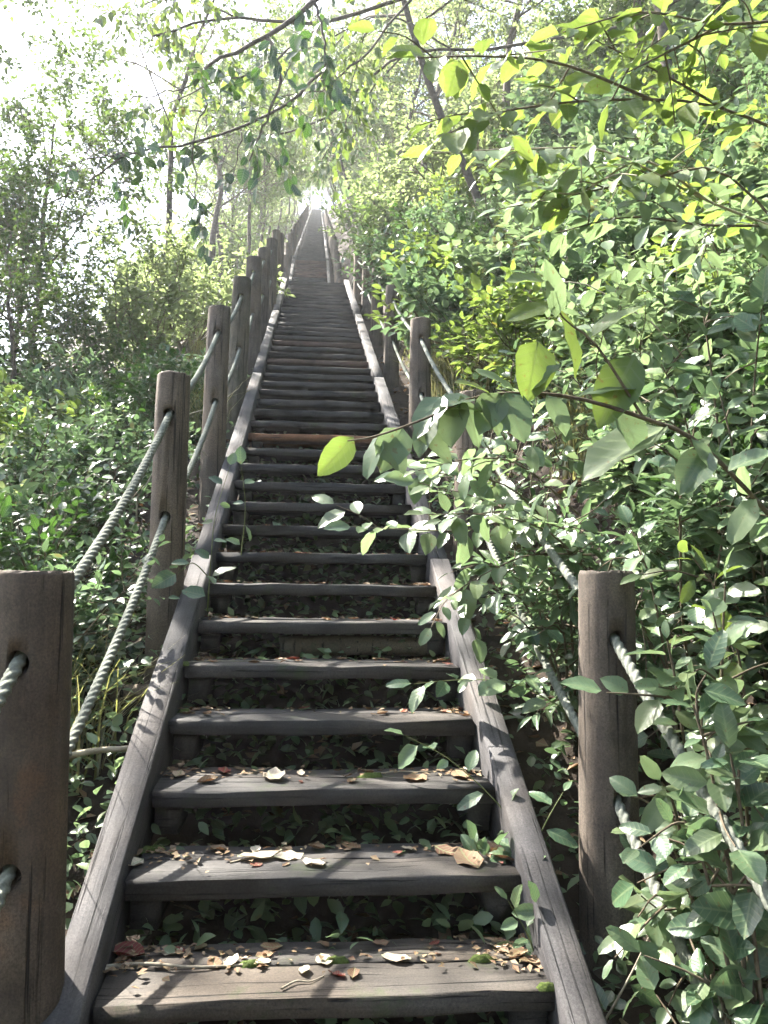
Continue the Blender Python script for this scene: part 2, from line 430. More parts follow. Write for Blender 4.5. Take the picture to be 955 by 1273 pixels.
flight1 = thing('staircase', 'long lower flight of weathered timber stairs with open risers and dead leaves', 'staircase', (0, 0, float(ground_z(0, 0))))
for k in range(-5, K1 + 1):
    kind = 'tread'
    if k == 0: kind = 'tread_brown'
    if k == 13: kind = 'tread_new'
    if k in (21, 24): kind = 'tread_red'
    place_tread(flight1, Y0 + RUN * k, Z0 + RISE * k, kind, k + 10)
SW = .095
yj = [-.2, .75, 4.25, 8.1, 11.9, YL0 + .25]
for s in (-1, 1):
    for a, b in zip(yj[:-1], yj[1:]):
        xo = s * (TW / 2 + .006 + SW / 2)
        za = lambda y: Z0 + (y - Y0) * .5001 + .035
        put_beam('stringer', flight1, (float(path_x(a)) + xo, a + .003, za(a + .003)), (float(path_x(b)) + xo, b - .003, za(b - .003)), SW, .24, M['stringer'], int(a * 7) + s)
cleat = board_mesh('cleat', .075, .26, .085, M['tread'], 5, seg=1)
for k in range(-1, 15):
    for s in (-1, 1):
        obj('cleat', cleat, flight1, Vector((s * (TW / 2 - .045), Y0 + RUN * k + .035, Z0 + RISE * k - .056)) - flight1.location)

def moss_patch(parent, loc, rx, ry, seed):
    r = np.random.default_rng(abs(int(seed))); v = [(0, 0, .014)]; n = 12
    for ring, h in ((.55, .012), (1.0, -.002)):
        for i in range(n):
            a = 2 * math.pi * i / n; q = ring * r.uniform(.75, 1.2)
            v.append((math.cos(a) * rx * q, math.sin(a) * ry * q, h * r.uniform(.7, 1.3)))
    f = [(0, 1 + i, 1 + (i + 1) % n) for i in range(n)]
    for i in range(n):
        a, b, c, d = 1 + i, 1 + (i + 1) % n, 1 + n + (i + 1) % n, 1 + n + i
        f += [(a, d, c), (a, c, b)]
    return obj('moss_patch', mesh_np('moss_patch', v, f, M['moss'], True), parent, Vector(loc) - parent.location)
def tread_pt(px, k, dy):
    """point on top of tread k at photo column px, dy behind its front edge"""
    Y = Y0 + RUN * k + dy; Z = Z0 + RISE * k
    lo = at(px, 600, Y)
    return Vector((float(lo[0]), Y, Z))
for px, k, dy, rx, ry in ((208, 1, .26, .045, .028), (326, 0, .17, .03, .018), (430, 0, .18, .035, .014), (600, 0, .17, .04, .012), (680, 0, .01, .035, .014), (237, 4, .02, .028, .03), (468, 2, .17, .05, .014), (240, 3, .2, .03, .02)):
    moss_patch(flight1, tread_pt(px, k, dy), rx, ry, k * 9 + px)

landing = thing('stair_landing', 'level timber landing deck between two flights of stairs', 'landing', (float(path_x(17.5)), (YL0 + YL1) / 2, ZL0 - .3))
deck = board_mesh('deck_board', 1.3, .19, .05, M['tread'], 91)
y = YL0 + .32
while y < YL1 - .05:
    obj('deck_board', deck, landing, Vector((float(path_x(y)), y, ZL0 + .002)) - landing.location); y += .197

flight2 = thing('staircase', 'short steep middle flight of timber stairs above the landing', 'staircase', (float(path_x(YL1)), YL1, ZL0 - .3))
for k in range(1, K2 + 1): place_tread(flight2, YL1 + RUN * k, ZL0 + RISE2 * k, 'tread_red' if k > 20 else 'tread', k + 200, two=False)
flight3 = thing('staircase', 'distant upper flight of hazy grey timber stairs vanishing into trees', 'staircase', (float(path_x(Y2)), Y2, Z2 - .3))
for k in range(1, K3 + 1): place_tread(flight3, Y2 + RUN * k, Z2 + RISE3 * k, 'tread', k + 300, two=False)
for s in (-1, 1):
    xo = s * (TW / 2 + .006 + SW / 2)
    put_beam('stringer', flight2, (float(path_x(YL1)) + xo, YL1 + .1, ZL0 + .08), (float(path_x(Y2)) + xo, Y2, Z2 + .03), SW, .24, M['stringer'], 71 + s)
    ys = np.linspace(Y2 + .05, Y2 + RUN * K3, 14)
    for a, b in zip(ys[:-1], ys[1:]):
        put_beam('stringer', flight3, (float(path_x(a)) + xo, a, Z2 + (a - Y2) * RISE3 / RUN + .04), (float(path_x(b)) + xo, b - .01, Z2 + (b - .01 - Y2) * RISE3 / RUN + .04), SW, .24, M['stringer'], int(a) + s)

# ------------------------------------------------------------------ log posts and ropes
def post_mesh(name, rad, H, mat, seed, holes=None, sides=48, rings=14):
    r = np.random.default_rng(abs(int(seed))); v = []; f = []
    ph = r.uniform(0, 6, 4); lean = r.normal(size=2) * .006
    cr_ = [(int(r.integers(sides)), r.uniform(-H * .8, -.1), r.uniform(.1, .4), r.uniform(.004, .010)) for _ in range(6)]
    chip = r.uniform(0, 6.28)
    zs = list(np.linspace(-H, -.012, rings)) + [-.004, 0.0]
    for i, z in enumerate(zs):
        q = 1.0 if z < -.011 else (.985 if z < -.001 else .94)
        for j in range(sides):
            a = 2 * math.pi * j / sides
            rr = rad * q * (1 + .025 * math.sin(2 * a + ph[0] + z) + .02 * math.sin(3 * a + ph[1] + z * 2) + .012 * math.sin(7 * a + ph[2] + z * 3)) * (1 - .05 * z)
            if sides > 20:
                for cj, cz, cl, cd in cr_:
                    if j == cj and abs(z - cz) < cl: rr -= cd * (1 - abs(z - cz) / cl) ** .5
                if z > -.03: rr -= .006 * max(0, math.sin(a + chip)) * rr / rad
            v.append((math.cos(a) * rr + lean[0] * z, math.sin(a) * rr + lean[1] * z, z + (r.normal() * .002 if q < 1 else 0)))
    n = len(zs)
    for i in range(n - 1):
        for j in range(sides):
            k = (j + 1) % sides
            f.append((i * sides + j, i * sides + k, (i + 1) * sides + k, (i + 1) * sides + j))
    me = bpy.data.meshes.new(name)
    faces = f + [tuple((n - 1) * sides + j for j in range(sides)), tuple(reversed(range(sides)))]
    me.from_pydata(v, [], faces); me.materials.append(mat)
    if holes:
        o = bpy.data.objects.new('tmp_post', me); COL.objects.link(o)
        tmp = []
        for hz in holes:
            pts = np.array([[0, -.4, hz - .2], [0, .4, hz + .2]])
            tv, tf = tube_arrays(pts, .027, 14)
            cm = bpy.data.meshes.new('tmp_cut')
            cm.from_pydata([tuple(x) for x in tv], [], [tuple(x) for x in tf] + [tuple(range(14))[::-1], tuple(range(14, 28))])
            import bmesh
            bm = bmesh.new(); bm.from_mesh(cm); bmesh.ops.recalc_face_normals(bm, faces=bm.faces); bm.to_mesh(cm); bm.free()
            co = bpy.data.objects.new('tmp_cut', cm); COL.objects.link(co); tmp.append(co)
            md = o.modifiers.new('b', 'BOOLEAN'); md.operation = 'DIFFERENCE'; md.object = co; md.solver = 'EXACT'
        dg = bpy.context.evaluated_depsgraph_get()
        new = bpy.data.meshes.new_from_object(o.evaluated_get(dg))
        for t in tmp + [o]: bpy.data.objects.remove(t)
        new.name = name
        if not new.materials: new.materials.append(mat)
        me = new
    for p_ in me.polygons: p_.use_smooth = abs(p_.normal.z) < .5
    return me

LY = [.25, 2.07, 3.91, 5.67, 7.38, 9.1]
while LY[-1] < YL0 - 1: LY.append(LY[-1] + 1.74)
LT = {2.07: .02, 3.91: .97, 5.67: 1.89, 7.38: 2.74, 9.1: 3.62}
RY = [.35, 2.55, 4.74, 6.99, 9.35, 11.6, 13.8]
RT = {2.55: .05, 4.74: 1.13, 6.99: 2.30, 9.35: 3.46, 11.6: 4.55, 13.8: 5.65}
HOLES = (-.165, -.64)
posts = {-1: [], 1: []}
far_post = {q: post_mesh('log_post', .085, 1.9, M['post'], 40 + q, None, 10, 4) for q in range(3)}
def nos(y): return float(path_z(y))
for s, ys, tops, xs in ((-1, LY, LT, -.725), (1, RY, RT, .865)):
    far = [YL0 + .6, YL0 + 2.9] + list(np.arange(YL1 + .5, 75, 2.1))
    for i, yv in enumerate(list(ys) + far):
        x = float(path_x(yv)) + xs + random.uniform(-.012, .012)
        top = tops[yv] + 1.6 if yv in tops else nos(yv) + (1.06 if s < 0 else .83) + random.uniform(-.04, .04)
        rad = {-1: .083, 1: .088}[s] * random.uniform(.94, 1.05)
        if yv == 2.07: rad = .093
        near = yv in ys
        gz = float(ground_z(x, yv)); H = top - gz + .35
        if near:
            mat = M['post_peeled'] if yv == 2.07 else (M['post_mossy'] if abs(yv - 7.38) < .01 else M['post'])
            me = post_mesh('log_post', rad, H, mat, i * 3 + s + 5, HOLES if i < 7 else None)
        else:
            me = far_post[i % 3]
        o = obj('log_post', me, None, (x, yv, top), (random.uniform(-.012, .012), random.uniform(-.012, .012), 0 if near else random.uniform(0, 6)))
        side = 'downhill' if s < 0 else 'bank'
        if yv == 2.07: lab = 'thick log post with peeled orange-brown patch near its top'
        elif yv == 2.55: lab = 'log post half covered by leafy bank shrubs beside the lowest treads'
        elif abs(yv - 7.38) < .01: lab = 'moss-speckled log post on the downhill side of the stairs'
        elif near: lab = f'brown round log post threaded with ropes, {["lowest", "first", "second", "third", "fourth", "fifth", "sixth", "seventh", "eighth", "ninth", "tenth"][i]} up the {side} side'
        else: lab = f'thin far log post lining the {side} side of the upper stairs'
        tag(o, lab, 'post', f'log posts along the {side} side')
        posts[s].append((x, yv, top))

def rope_mesh(name, pts, rad, detail):
    pts = np.asarray(pts); seg = np.linalg.norm(np.diff(pts, axis=0), axis=1); L = np.r_[0, np.cumsum(seg)]
    n = int(L[-1] / detail); q = np.linspace(0, L[-1], n)
    P = np.stack([np.interp(q, L, pts[:, c]) for c in range(3)], 1)
    t = nrm(np.gradient(P, axis=0)); a = nrm(np.cross(t, np.array([1.0, 0, 0]))); b = np.cross(t, a)
    sides = 15; th = np.arange(sides) * 2 * math.pi / sides
    rr = rad * (.70 + .30 * np.abs(np.cos(1.5 * th)))
    tw = q[:, None] * (2 * math.pi / .105)
    ang = th[None, :] + tw
    v = P[:, None, :] + rr[None, :, None] * (np.cos(ang)[..., None] * a[:, None, :] + np.sin(ang)[..., None] * b[:, None, :])
    i = np.arange(n - 1)[:, None] * sides; j = np.arange(sides)[None, :]; k = (j + 1) % sides
    f = np.stack([i + j, i + k, i + sides + k, i + sides + j], -1).reshape(-1, 4)
    return mesh_np(name, v.reshape(-1, 3), f, M['rope'], True)
for s in (-1, 1):
    pp = [p for p in posts[s] if p[1] < 24]
    for hz, nm in zip(HOLES, ('upper', 'lower')):
        line = []
        for (x0, y0, z0), (x1, y1, z1) in zip(pp[:-1], pp[1:]):
            for t in np.linspace(0, 1, 12, endpoint=False):
                line.append((x0 + (x1 - x0) * t, y0 + (y1 - y0) * t, z0 + (z1 - z0) * t + hz - .055 * 4 * t * (1 - t)))
        line.append((pp[-1][0], pp[-1][1], pp[-1][2] + hz))
        line = np.array(line)
        o = obj('handrail_rope', rope_mesh('handrail_rope', line, .0175, .0115))
        tag(o, f'{nm} twisted grey-green rope through the posts on the {"downhill" if s < 0 else "bank"} side', 'rope', 'handrail ropes')

# ------------------------------------------------------------------ plants
def grow(r, base, direc, length, rad, depth, leaf_n, leaf_s, kids=4, bend=.25, up=.1, tubes=None, sites=None, flat=.6, ang=.8, sides=5, droop=.15, kid_len=.55):
    n = 7 if depth else 6
    d = nrm(np.asarray(direc, float)); p = np.asarray(base, float); pts = [p]
    side = nrm(r.normal(size=3))
    for i in range(n - 1):
        d = nrm(d + side * bend * .22 + r.normal(size=3) * bend * .25 + np.array([0, 0, up * .3]))
        p = p + d * length / (n - 1); pts.append(p)
    pts = np.array(pts)
    tubes.append((pts, np.linspace(rad, rad * (.35 if depth else .3), n), sides))
    if depth == 0:
        sites.append(twig_leaves(pts, leaf_n, leaf_s, r, flat=flat, droop=droop))
        return
    for i in range(kids):
        t = r.uniform(.3, 1.0) if i else 1.0
        q = t * (n - 1); a = min(int(q), n - 2); b = pts[a] + (pts[a + 1] - pts[a]) * (q - a)
        T = nrm(pts[a + 1] - pts[a]); rnd = r.normal(size=3); rnd -= T * rnd.dot(T)
        nd = nrm(T * math.cos(ang) + nrm(rnd) * math.sin(ang)) if i else T
        grow(r, b, nd, length * kid_len * r.uniform(.7, 1.25), rad * .5, depth - 1, leaf_n, leaf_s, kids, bend, up, tubes, sites, flat, ang, max(3, sides - 1), droop, kid_len)

def tubes_mesh(name, tubes, mat, minr=0.0):
    T = Tris()
    for pts, rad, sides in tubes:
        v, f = tube_arrays(pts, np.maximum(rad, minr), sides); T.add(v, f)
    return T.mesh(name, mat, True)

def shrub_proto(seed, stems, length, leaf_n, leaf_s, mat, tpl=LEAF_MID, depth=1, kids=5, lean=.7, up=.15, flat=.6, rad=.010, stem_mat='twig'):
    r = np.random.default_rng(abs(int(seed))); tubes = []; sites = []
    for i in range(stems):
        a = 2 * math.pi * i / stems + r.uniform(-.4, .4)
        d = np.array([math.cos(a) * lean, math.sin(a) * lean, 1.0]) + r.normal(size=3) * .25
        grow(r, np.array([math.cos(a), math.sin(a), 0]) * .05, d, length * r.uniform(.7, 1.15), rad, depth, leaf_n, leaf_s, kids, .5, up, tubes, sites, flat)
    return tubes_mesh('stems', tubes, M[stem_mat]), foliage_mesh('foliage', cat_sites(sites), tpl, M[mat]), cat_sites(sites), tubes

def shrub(name, protos, q, label, cat, group, loc, rz, sc, tilt=(0, 0)):
    st, fo = protos[q][0], protos[q][1]
    e = thing(name, label, cat, loc, rz, group, sc); e.rotation_euler = (tilt[0], tilt[1], rz)
    obj('stems', st, e)
    tag(obj('foliage', fo, e), kind='stuff')
    return e

P_broad = [shrub_proto(100 + i, 7, .62, 7, .10, ('leaf_blue', 'leaf_pale', 'leaf_blue', 'leaf_pale')[i], (LEAF_MID, LEAF_MID, LEAF_ROUND, LEAF_ROUND)[i], depth=2, kids=5) for i in range(4)]
P_small = [shrub_proto(120 + i, 8, .55, 8, (.062, .10, .058)[i], 'leaf_dark' if i == 2 else 'leaf_blue', (LEAF_MID, LEAF_NARROW, LEAF_MID)[i], depth=2, kids=6) for i in range(3)]
P_yell = [shrub_proto(140 + i, 6, .62, 7, .085, 'leaf_yellow', depth=2, kids=5, flat=.7) for i in range(2)]
P_big = [shrub_proto(160 + i, 8, 1.1, 12, .095, 'crown_mid' if i % 2 else 'crown_light', depth=2, kids=6, rad=.018) for i in range(4)]

BANK = 'shrubs covering the bank'
def gz(x, y): return float(ground_z(x, y))
r = np.random.default_rng(3)
placed = []
def free(x, y, d):
    for a, b in placed:
        if (a - x) ** 2 + (b - y) ** 2 < d * d: return False
    placed.append((x, y)); return True
def scatter(n, xr, yr, dmin, fn, power=1.0):
    c = 0
    for _ in range(n * 12):
        if c >= n: break
        y = yr[0] + (yr[1] - yr[0]) * r.uniform() ** power; x = r.uniform(*xr)
        if free(x, y, dmin * (0.7 + .06 * y)): fn(x, y); c += 1
ORD = ['first', 'second', 'third', 'fourth', 'fifth', 'sixth', 'seventh', 'eighth', 'ninth']
def by_post(x, y):
    ys = RY[1:] if x > 0 else LY[1:]
    i = min(range(len(ys)), key=lambda q: abs(ys[q] - y)); side = 'bank' if x > 0 else 'downhill'
    off = abs(x) - 1.0
    return f"{'close beside' if off < 1.1 else ('well above' if x > 0 else 'well below')} the {ORD[i]} {side} post"
def bank_shrub(x, y):
    u = r.uniform(); s = r.uniform(.75, 1.15) * (1 + .03 * y); rz = r.uniform(0, 6.28); t = (0, -.45)
    loc = (x, y, gz(x, y) - .03)
    e = None
    if u < .50: e = shrub('broadleaf_shrub', P_broad, r.integers(4), 'cool green broad-leaved shrub growing ' + by_post(x, y), 'shrub', BANK, loc, rz, s)
    elif u < .88: e = shrub('small_leaved_shrub', P_small, r.integers(3), 'dense small-leaved shrub growing ' + by_post(x, y), 'shrub', BANK, loc, rz, s)
    elif y < 4: e = shrub('broadleaf_shrub', P_broad, r.integers(4), 'cool green broad-leaved shrub growing ' + by_post(x, y), 'shrub', BANK, loc, rz, s)
    else: e = shrub('yellow_green_shrub', P_yell, r.integers(2), 'yellow-green backlit shrub growing ' + by_post(x, y), 'shrub', BANK, loc, rz, s)
scatter(14, (1.7, 2.6), (2.3, 3.8), .26, bank_shrub)
scatter(44, (1.7, 4.0), (3.4, 6.5), .32, bank_shrub)
scatter(60, (1.5, 7), (5.5, 14), .5, bank_shrub)
def bank_bush(x, y):
    q = int(r.integers(4))
    shrub('tall_bush', P_big, q, f'tall {("pale", "mid green")[q % 2]} leafy bush ' + by_post(x, y), 'bush', 'tall bushes on the bank', (x, y, gz(x, y) - .05), r.uniform(0, 6.28), r.uniform(.8, 1.3) * (1 + .01 * y))
scatter(40, (1.9, 10), (9, 28), .8, bank_bush)
scatter(24, (3.0, 8), (4.5, 12), .7, bank_bush)
def down_shrub(x, y):
    u = r.uniform(); s = r.uniform(.7, 1.1) * (1 + .03 * y); rz = r.uniform(0, 6.28); loc = (x, y, gz(x, y) - .03)
    if u < .80: shrub('small_leaved_shrub', P_small, r.integers(3), 'dense small-leaved shrub growing ' + by_post(x, y), 'shrub', 'shrubs on the downhill side', loc, rz, s)
    elif u < .93: shrub('broadleaf_shrub', P_broad, r.integers(4), 'broad-leaved shrub growing ' + by_post(x, y), 'shrub', 'shrubs on the downhill side', loc, rz, s * .75)
    else: shrub('yellow_green_shrub', P_yell, r.integers(2), 'yellow-green shrub growing ' + by_post(x, y), 'shrub', 'shrubs on the downhill side', loc, rz, s)
scatter(46, (-4, -1.25), (2.7, 9), .38, down_shrub)
def down_bush(x, y):
    q = int(r.integers(4))
    shrub('tall_bush', P_big, q, f'tall {("pale", "mid green")[q % 2]} leafy bush ' + by_post(x, y), 'bush', 'tall bushes on the downhill slope', (x, y, gz(x, y) - .05), r.uniform(0, 6.28), r.uniform(.8, 1.25))
scatter(9, (-2.9, -1.75), (4.2, 9), .5, down_bush)
scatter(24, (-8, -2.8), (5.5, 11), .6, down_bush)
scatter(8, (-9, -5), (11, 18), .7, down_bush)
for x, y in ((-2.5, 11.5), (-2.2, 13.5), (-2.9, 15.0), (-2.3, 16.8), (-3.4, 18.0), (-2.4, 19.5), (-2.6, 22.0)):
    shrub('tall_bush', P_big, (0, 2)[int(y) % 2], 'pale bush with sun glow put into its leaf colour beside the head of the lower flight', 'bush', 'pale bushes by the landing', (x, y, gz(x, y) - .05), r.uniform(0, 6.28), r.uniform(.9, 1.15))  # light leaf material stands in for the glare of sunlit foliage here
def far_bush(x, y):
    shrub('tall_bush', P_big, int(r.integers(4)), 'hazy bush beside the upper flight of stairs', 'bush', 'bushes along the upper flight', (x, y, gz(x, y) - .05), r.uniform(0, 6.28), r.uniform(.8, 1.2) * (1 + .012 * y))
for y in np.arange(16.5, 100, 1.7) :
    y = y * (1 + .004 * y)
    if y > 112: break
    for s_ in (-1, 1):
        if s_ < 0 and y < 26: continue
        far_bush(float(path_x(y)) + s_ * (2.5 + .022 * y + r.uniform(0, .5)), float(y))
        if r.uniform() < .7: far_bush(float(path_x(y)) + s_ * (4.0 + .02 * y + r.uniform(0, 4)), float(y) + r.uniform(-.5, .5))

# ------------------------------------------------------------------ trees
def tree_proto(seed, H, tr, crown_from, limbs, limb_len, kids, leaf_n, leaf_s, mat, depth=2, lean=(0, 0), tpl=LEAF_LO, bend=.5, ang=.8, limb_up=.5, sparse=1.0):
    r = np.random.default_rng(abs(int(seed))); n = 12
    z = np.linspace(0, 1, n)
    trunk = np.c_[lean[0] * z ** 1.3 * H + np.cumsum(r.normal(size=n)) * .012 * H, lean[1] * z ** 1.3 * H + np.cumsum(r.normal(size=n)) * .012 * H, z * H]
    trunk[0] = 0
    rad = tr * (1 - .8 * z) * np.r_[1.35, np.ones(n - 1)]
    tubes = [(trunk, rad, 9)]; lt = []; sites = []
    for i in range(limbs):
        t = crown_from + (1 - crown_from) * (i + r.uniform(0, .8)) / limbs
        q = min(t, .99) * (n - 1); a = int(q); b = trunk[a] + (trunk[a + 1] - trunk[a]) * (q - a)
        az = i * 2.4 + r.uniform(-.5, .5)
        d = np.array([math.cos(az), math.sin(az), limb_up + .9 * max(0, t - .6)])
        grow(r, b, d, limb_len * (1.15 - .5 * t) * r.uniform(.75, 1.2), tr * .38 * (1.2 - t), depth, leaf_n, leaf_s, kids, bend, .12, lt, sites, .35, ang)
    trunk_me = tubes_mesh('trunk', tubes, M['bark']); limb_me = tubes_mesh('limbs', lt, M['twig'], .004)
    return trunk_me, limb_me, foliage_mesh('crown', cat_sites(sites), tpl, M[mat])

def tree(name, proto, label, group, loc, rz, sc, cat='tree'):
    e = thing(name, label, cat, loc, rz, group, sc)
    obj('trunk', proto[0], e); obj('limbs', proto[1], e); tag(obj('crown', proto[2], e), kind='stuff')
    return e
T_A = tree_proto(301, 6.5, .10, .35, 15, 2.1, 6, 13, .115, 'crown_mid')
T_B = tree_proto(302, 8.0, .13, .40, 15, 2.6, 6, 13, .125, 'crown_light')
T_C = tree_proto(303, 5.0, .07, .25, 14, 1.8, 6, 13, .10, 'crown_dark')
T_D = tree_proto(304, 9.0, .12, .50, 14, 2.4, 6, 13, .125, 'crown_light', lean=(.15, 0))
# trees on the downhill side (their tops stand against the bright sky)
for x, y, s, p, lab in ((-5.2, 9.5, .85, T_C, 'bushy dark tree low on the downhill slope'),
                        (-4.6, 12.5, .80, T_A, 'mid green tree on the downhill slope against bright sky'), (-6.8, 13.0, .85, T_A, 'mid green tree far down the slope'),
                        
                        (-5.0, 11.0, .75, T_C, 'dark slender tree among the downhill bushes'), (-4.1, 11.4, .60, T_A, 'small mid green tree standing above the downhill bushes'), (-3.3, 9.2, .58, T_C, 'small dark tree behind the downhill ropes')):
    tree('tree', p, lab, 'trees on the downhill side', (x, y, gz(x, y) - .05), r.uniform(0, 6.28), s)
T_F = tree_proto(321, 8.0, .075, .42, 15, 2.5, 6, 13, .105, 'crown_light', lean=(-.34, -.05))
T_G = tree_proto(322, 8.6, .075, .45, 15, 2.4, 6, 13, .10, 'crown_mid', lean=(.20, -.02))
for x, y, s, lab in ((-3.2, 14.5, 1.0, 'fine-leaved tree leaning towards the stairs from downhill'),):
    tree('tree', T_G, lab, 'trees on the downhill side', (x, y, gz(x, y) - .05), 0, s)
for y in (25, 30, 36, 43, 51, 59, 67, 76, 86, 97):
    for sd in (-1, 1):
        x = float(path_x(y)) + sd * r.uniform(1.9, 2.5)
        tree('tree', T_F if sd > 0 else T_G, 'slender hazy tree leaning inwards over the upper flight', 'trees leaning over the upper flight', (x, y, gz(x, y) - .1), r.uniform(-.4, .4), r.uniform(.85, 1.0))
for x, y in ((-1.6, 107), (1.2, 108), (0, 111), (-3.4, 109), (3.4, 108)):
    tree('tree', (T_B, T_A)[int(x > 0)], 'distant tree closing the head of the stairs', 'trees at the head of the stairs', (x, y, gz(x, y) - .1), r.uniform(0, 6.28), 1.1)
# trees on the bank and along the upper flights
for x, y, s, p, lab in ((4.2, 9.0, .80, T_A, 'slim tree on the bank above the shrubs'), (4.6, 12.0, .9, T_B, 'light green tree high on the bank'),
                        (3.4, 15.0, .85, T_D, 'leaning light-leaved tree on the bank near the landing'), (6.5, 9.0, .8, T_A, 'mid green tree on the upper bank'),
                        (2.2, 18.5, .9, T_D, 'leaning pale tree beside the landing on the bank'), (2.6, 12.0, 1.0, None, 'fine-leaved tree leaning from the bank over the stairs')):
    tree('tree', p or T_F, lab, 'trees on the bank', (x, y, gz(x, y) - .05), 0 if p in (T_D, None) else r.uniform(0, 6.28), s)
for i, y in enumerate((24, 27, 31, 35, 40, 46, 53, 61, 70, 80, 92, 104)):
    for s in (-1, 1):
        x = s * r.uniform(1.8, 2.8) + float(path_x(y)) + s * .02 * y
        tree('tree', (T_B, T_D, T_A)[(i + (s > 0)) % 3], 'hazy pale tree along the upper flight of stairs', 'trees along the upper flight', (x, y, gz(x, y) - .1), r.uniform(0, 6.28), r.uniform(.75, 1.05))
# the tree whose crown shades the lowest treads stands just downhill of the camera
T_E = tree_proto(311, 12.0, .16, .68, 14, 2.5, 5, 11, .12, 'crown_mid', lean=(.05, .02))
T_H = tree_proto(312, 12.0, .16, .70, 11, 2.3, 4, 9, .13, 'crown_mid', lean=(.05, .02))
tree('tree', T_H, 'tall tree on the downhill slope whose crown shades the lowest treads', None, (-6.6, 8.5, gz(-6.6, 8.5) - .1), 0, 1.0)
tree('tree', T_E, 'tall tree on the downhill slope whose crown shades the middle treads', None, (-7.4, 11.8, gz(-7.4, 11.8) - .1), 1.5, 1.02)
for x, y, p, s in ((-2.4, -2.5, T_A, 1.0), (2.6, -1.5, T_B, .9), (.4, -5.0, T_A, 1.0), (3.6, 1.2, T_A, .8), (-4.4, .6, T_B, .95), (-1.5, -8.0, T_B, 1.1), (4.0, -5.0, T_A, 1.1)):
    tree('tree', p, 'leafy tree beside the foot of the stairs', 'trees round the foot of the stairs', (x, y, gz(x, y) - .1), r.uniform(0, 6.28), s)

# ------------------------------------------------------------------ leafy branches that reach over the stairs: each leaf is its own part
LEAF_OBJ = {}
def leaf_meshes(mk):
    if mk not in LEAF_OBJ:
        LEAF_OBJ[mk] = [mesh_np('leaf', t[0], t[1], M[mk], True, np.c_[t[0][:, 0] + .5, t[0][:, 1]]) for t in LEAF_HI]
    return LEAF_OBJ[mk]
def put_leaf(parent, P, D, Nn, S, mk, q, name='leaf'):
    D = nrm(D); sd = nrm(np.cross(D, Nn)); Nn = np.cross(sd, D)
    o = bpy.data.objects.new(name, leaf_meshes(mk)[q % 4]); COL.objects.link(o); o.parent = parent
    mm = Matrix.Identity(4); L = parent.location
    for i in range(3): mm[i][0], mm[i][1], mm[i][2], mm[i][3] = sd[i] * S, D[i] * S, Nn[i] * S, P[i] - L[i]
    o.matrix_basis = mm
    return o

def spray(name, label, cat, lines, mk, size, n_per_m, stem_mat='twig', rad=.005, seed=0, up=(0, 0, 1), flat=.65, droop=.25, group=None, base=None, side_len=0.0, side_n=0):
    """lines: list of control polylines in world space; leaves along them and along short side twigs"""
    r = np.random.default_rng(abs(int(seed))); tubes = []; sites = []
    for c in lines:
        pts = smooth_line(c, 14); L = np.linalg.norm(np.diff(pts, axis=0), axis=1).sum()
        tubes.append((pts, np.linspace(rad, rad * .35, 14), 6))
        sites.append(twig_leaves(pts, max(3, int(L * n_per_m)), size, r, up, flat, 1.0, droop, .10))
        for i in range(side_n):
            a = r.integers(3, 13); T = nrm(pts[a] - pts[a - 1]); rn = r.normal(size=3) * [1, .6, .7]
            d = nrm(T * .7 + nrm(rn)); l = side_len * r.uniform(.6, 1.2)
            tp = smooth_line([pts[a], pts[a] + d * l * .5 + r.normal(size=3) * .01, pts[a] + d * l + np.array([0, 0, -.15 * l])], 7)
            tubes.append((tp, np.linspace(rad * .55, rad * .25, 7), 5))
            sites.append(twig_leaves(tp, max(3, int(l * n_per_m)), size * .9, r, up, flat, 1.0, droop, .2))
    P, D, Nn, S = cat_sites(sites)
    b = np.asarray(lines[0][0] if base is None else base, float)
    e = thing(name, label, cat, b, 0, group)
    obj('stems', tubes_mesh('stems', [(t[0] - b, t[1], t[2]) for t in tubes], M[stem_mat]), e)
    for i in range(min(len(P), 300)): put_leaf(e, P[i], D[i], Nn[i], S[i], mk, int(r.integers(4)))
    return e

A = lambda *q: [at(*p) for p in q]
# big pale-leaved sprig hanging over the treads
def pxleaf(e, px, py, Y, tx, ty, size, mk, q, face=(0, -.5, 1)):
    a = at(px, py, Y); b = at(tx, ty, Y - .04)
    D = b - a
    put_leaf(e, a, D, np.array(face, float), np.linalg.norm(D) * size * 1.15, mk, q)
main = A((1010, 700, 2.55), (880, 560, 2.4), (800, 520, 2.32), (700, 492, 2.28), (600, 492, 2.25), (530, 520, 2.2), (468, 542, 2.2), (432, 548, 2.2))
sprig = thing('overhanging_sprig', 'large-leaved sprig arching over the treads, tip leaf glowing yellow-green', 'sprig', main[0])
b0 = np.array(main[0])
tb = [(smooth_line(main, 24) - b0, np.linspace(.008, .0018, 24), 6)]
tb.append((smooth_line(A((800, 520, 2.32), (742, 430, 2.28), (700, 395, 2.26), (680, 352, 2.25)), 10) - b0, np.linspace(.005, .0015, 10), 5))
obj('stems', tubes_mesh('stems', tb, M['twig']), sprig)
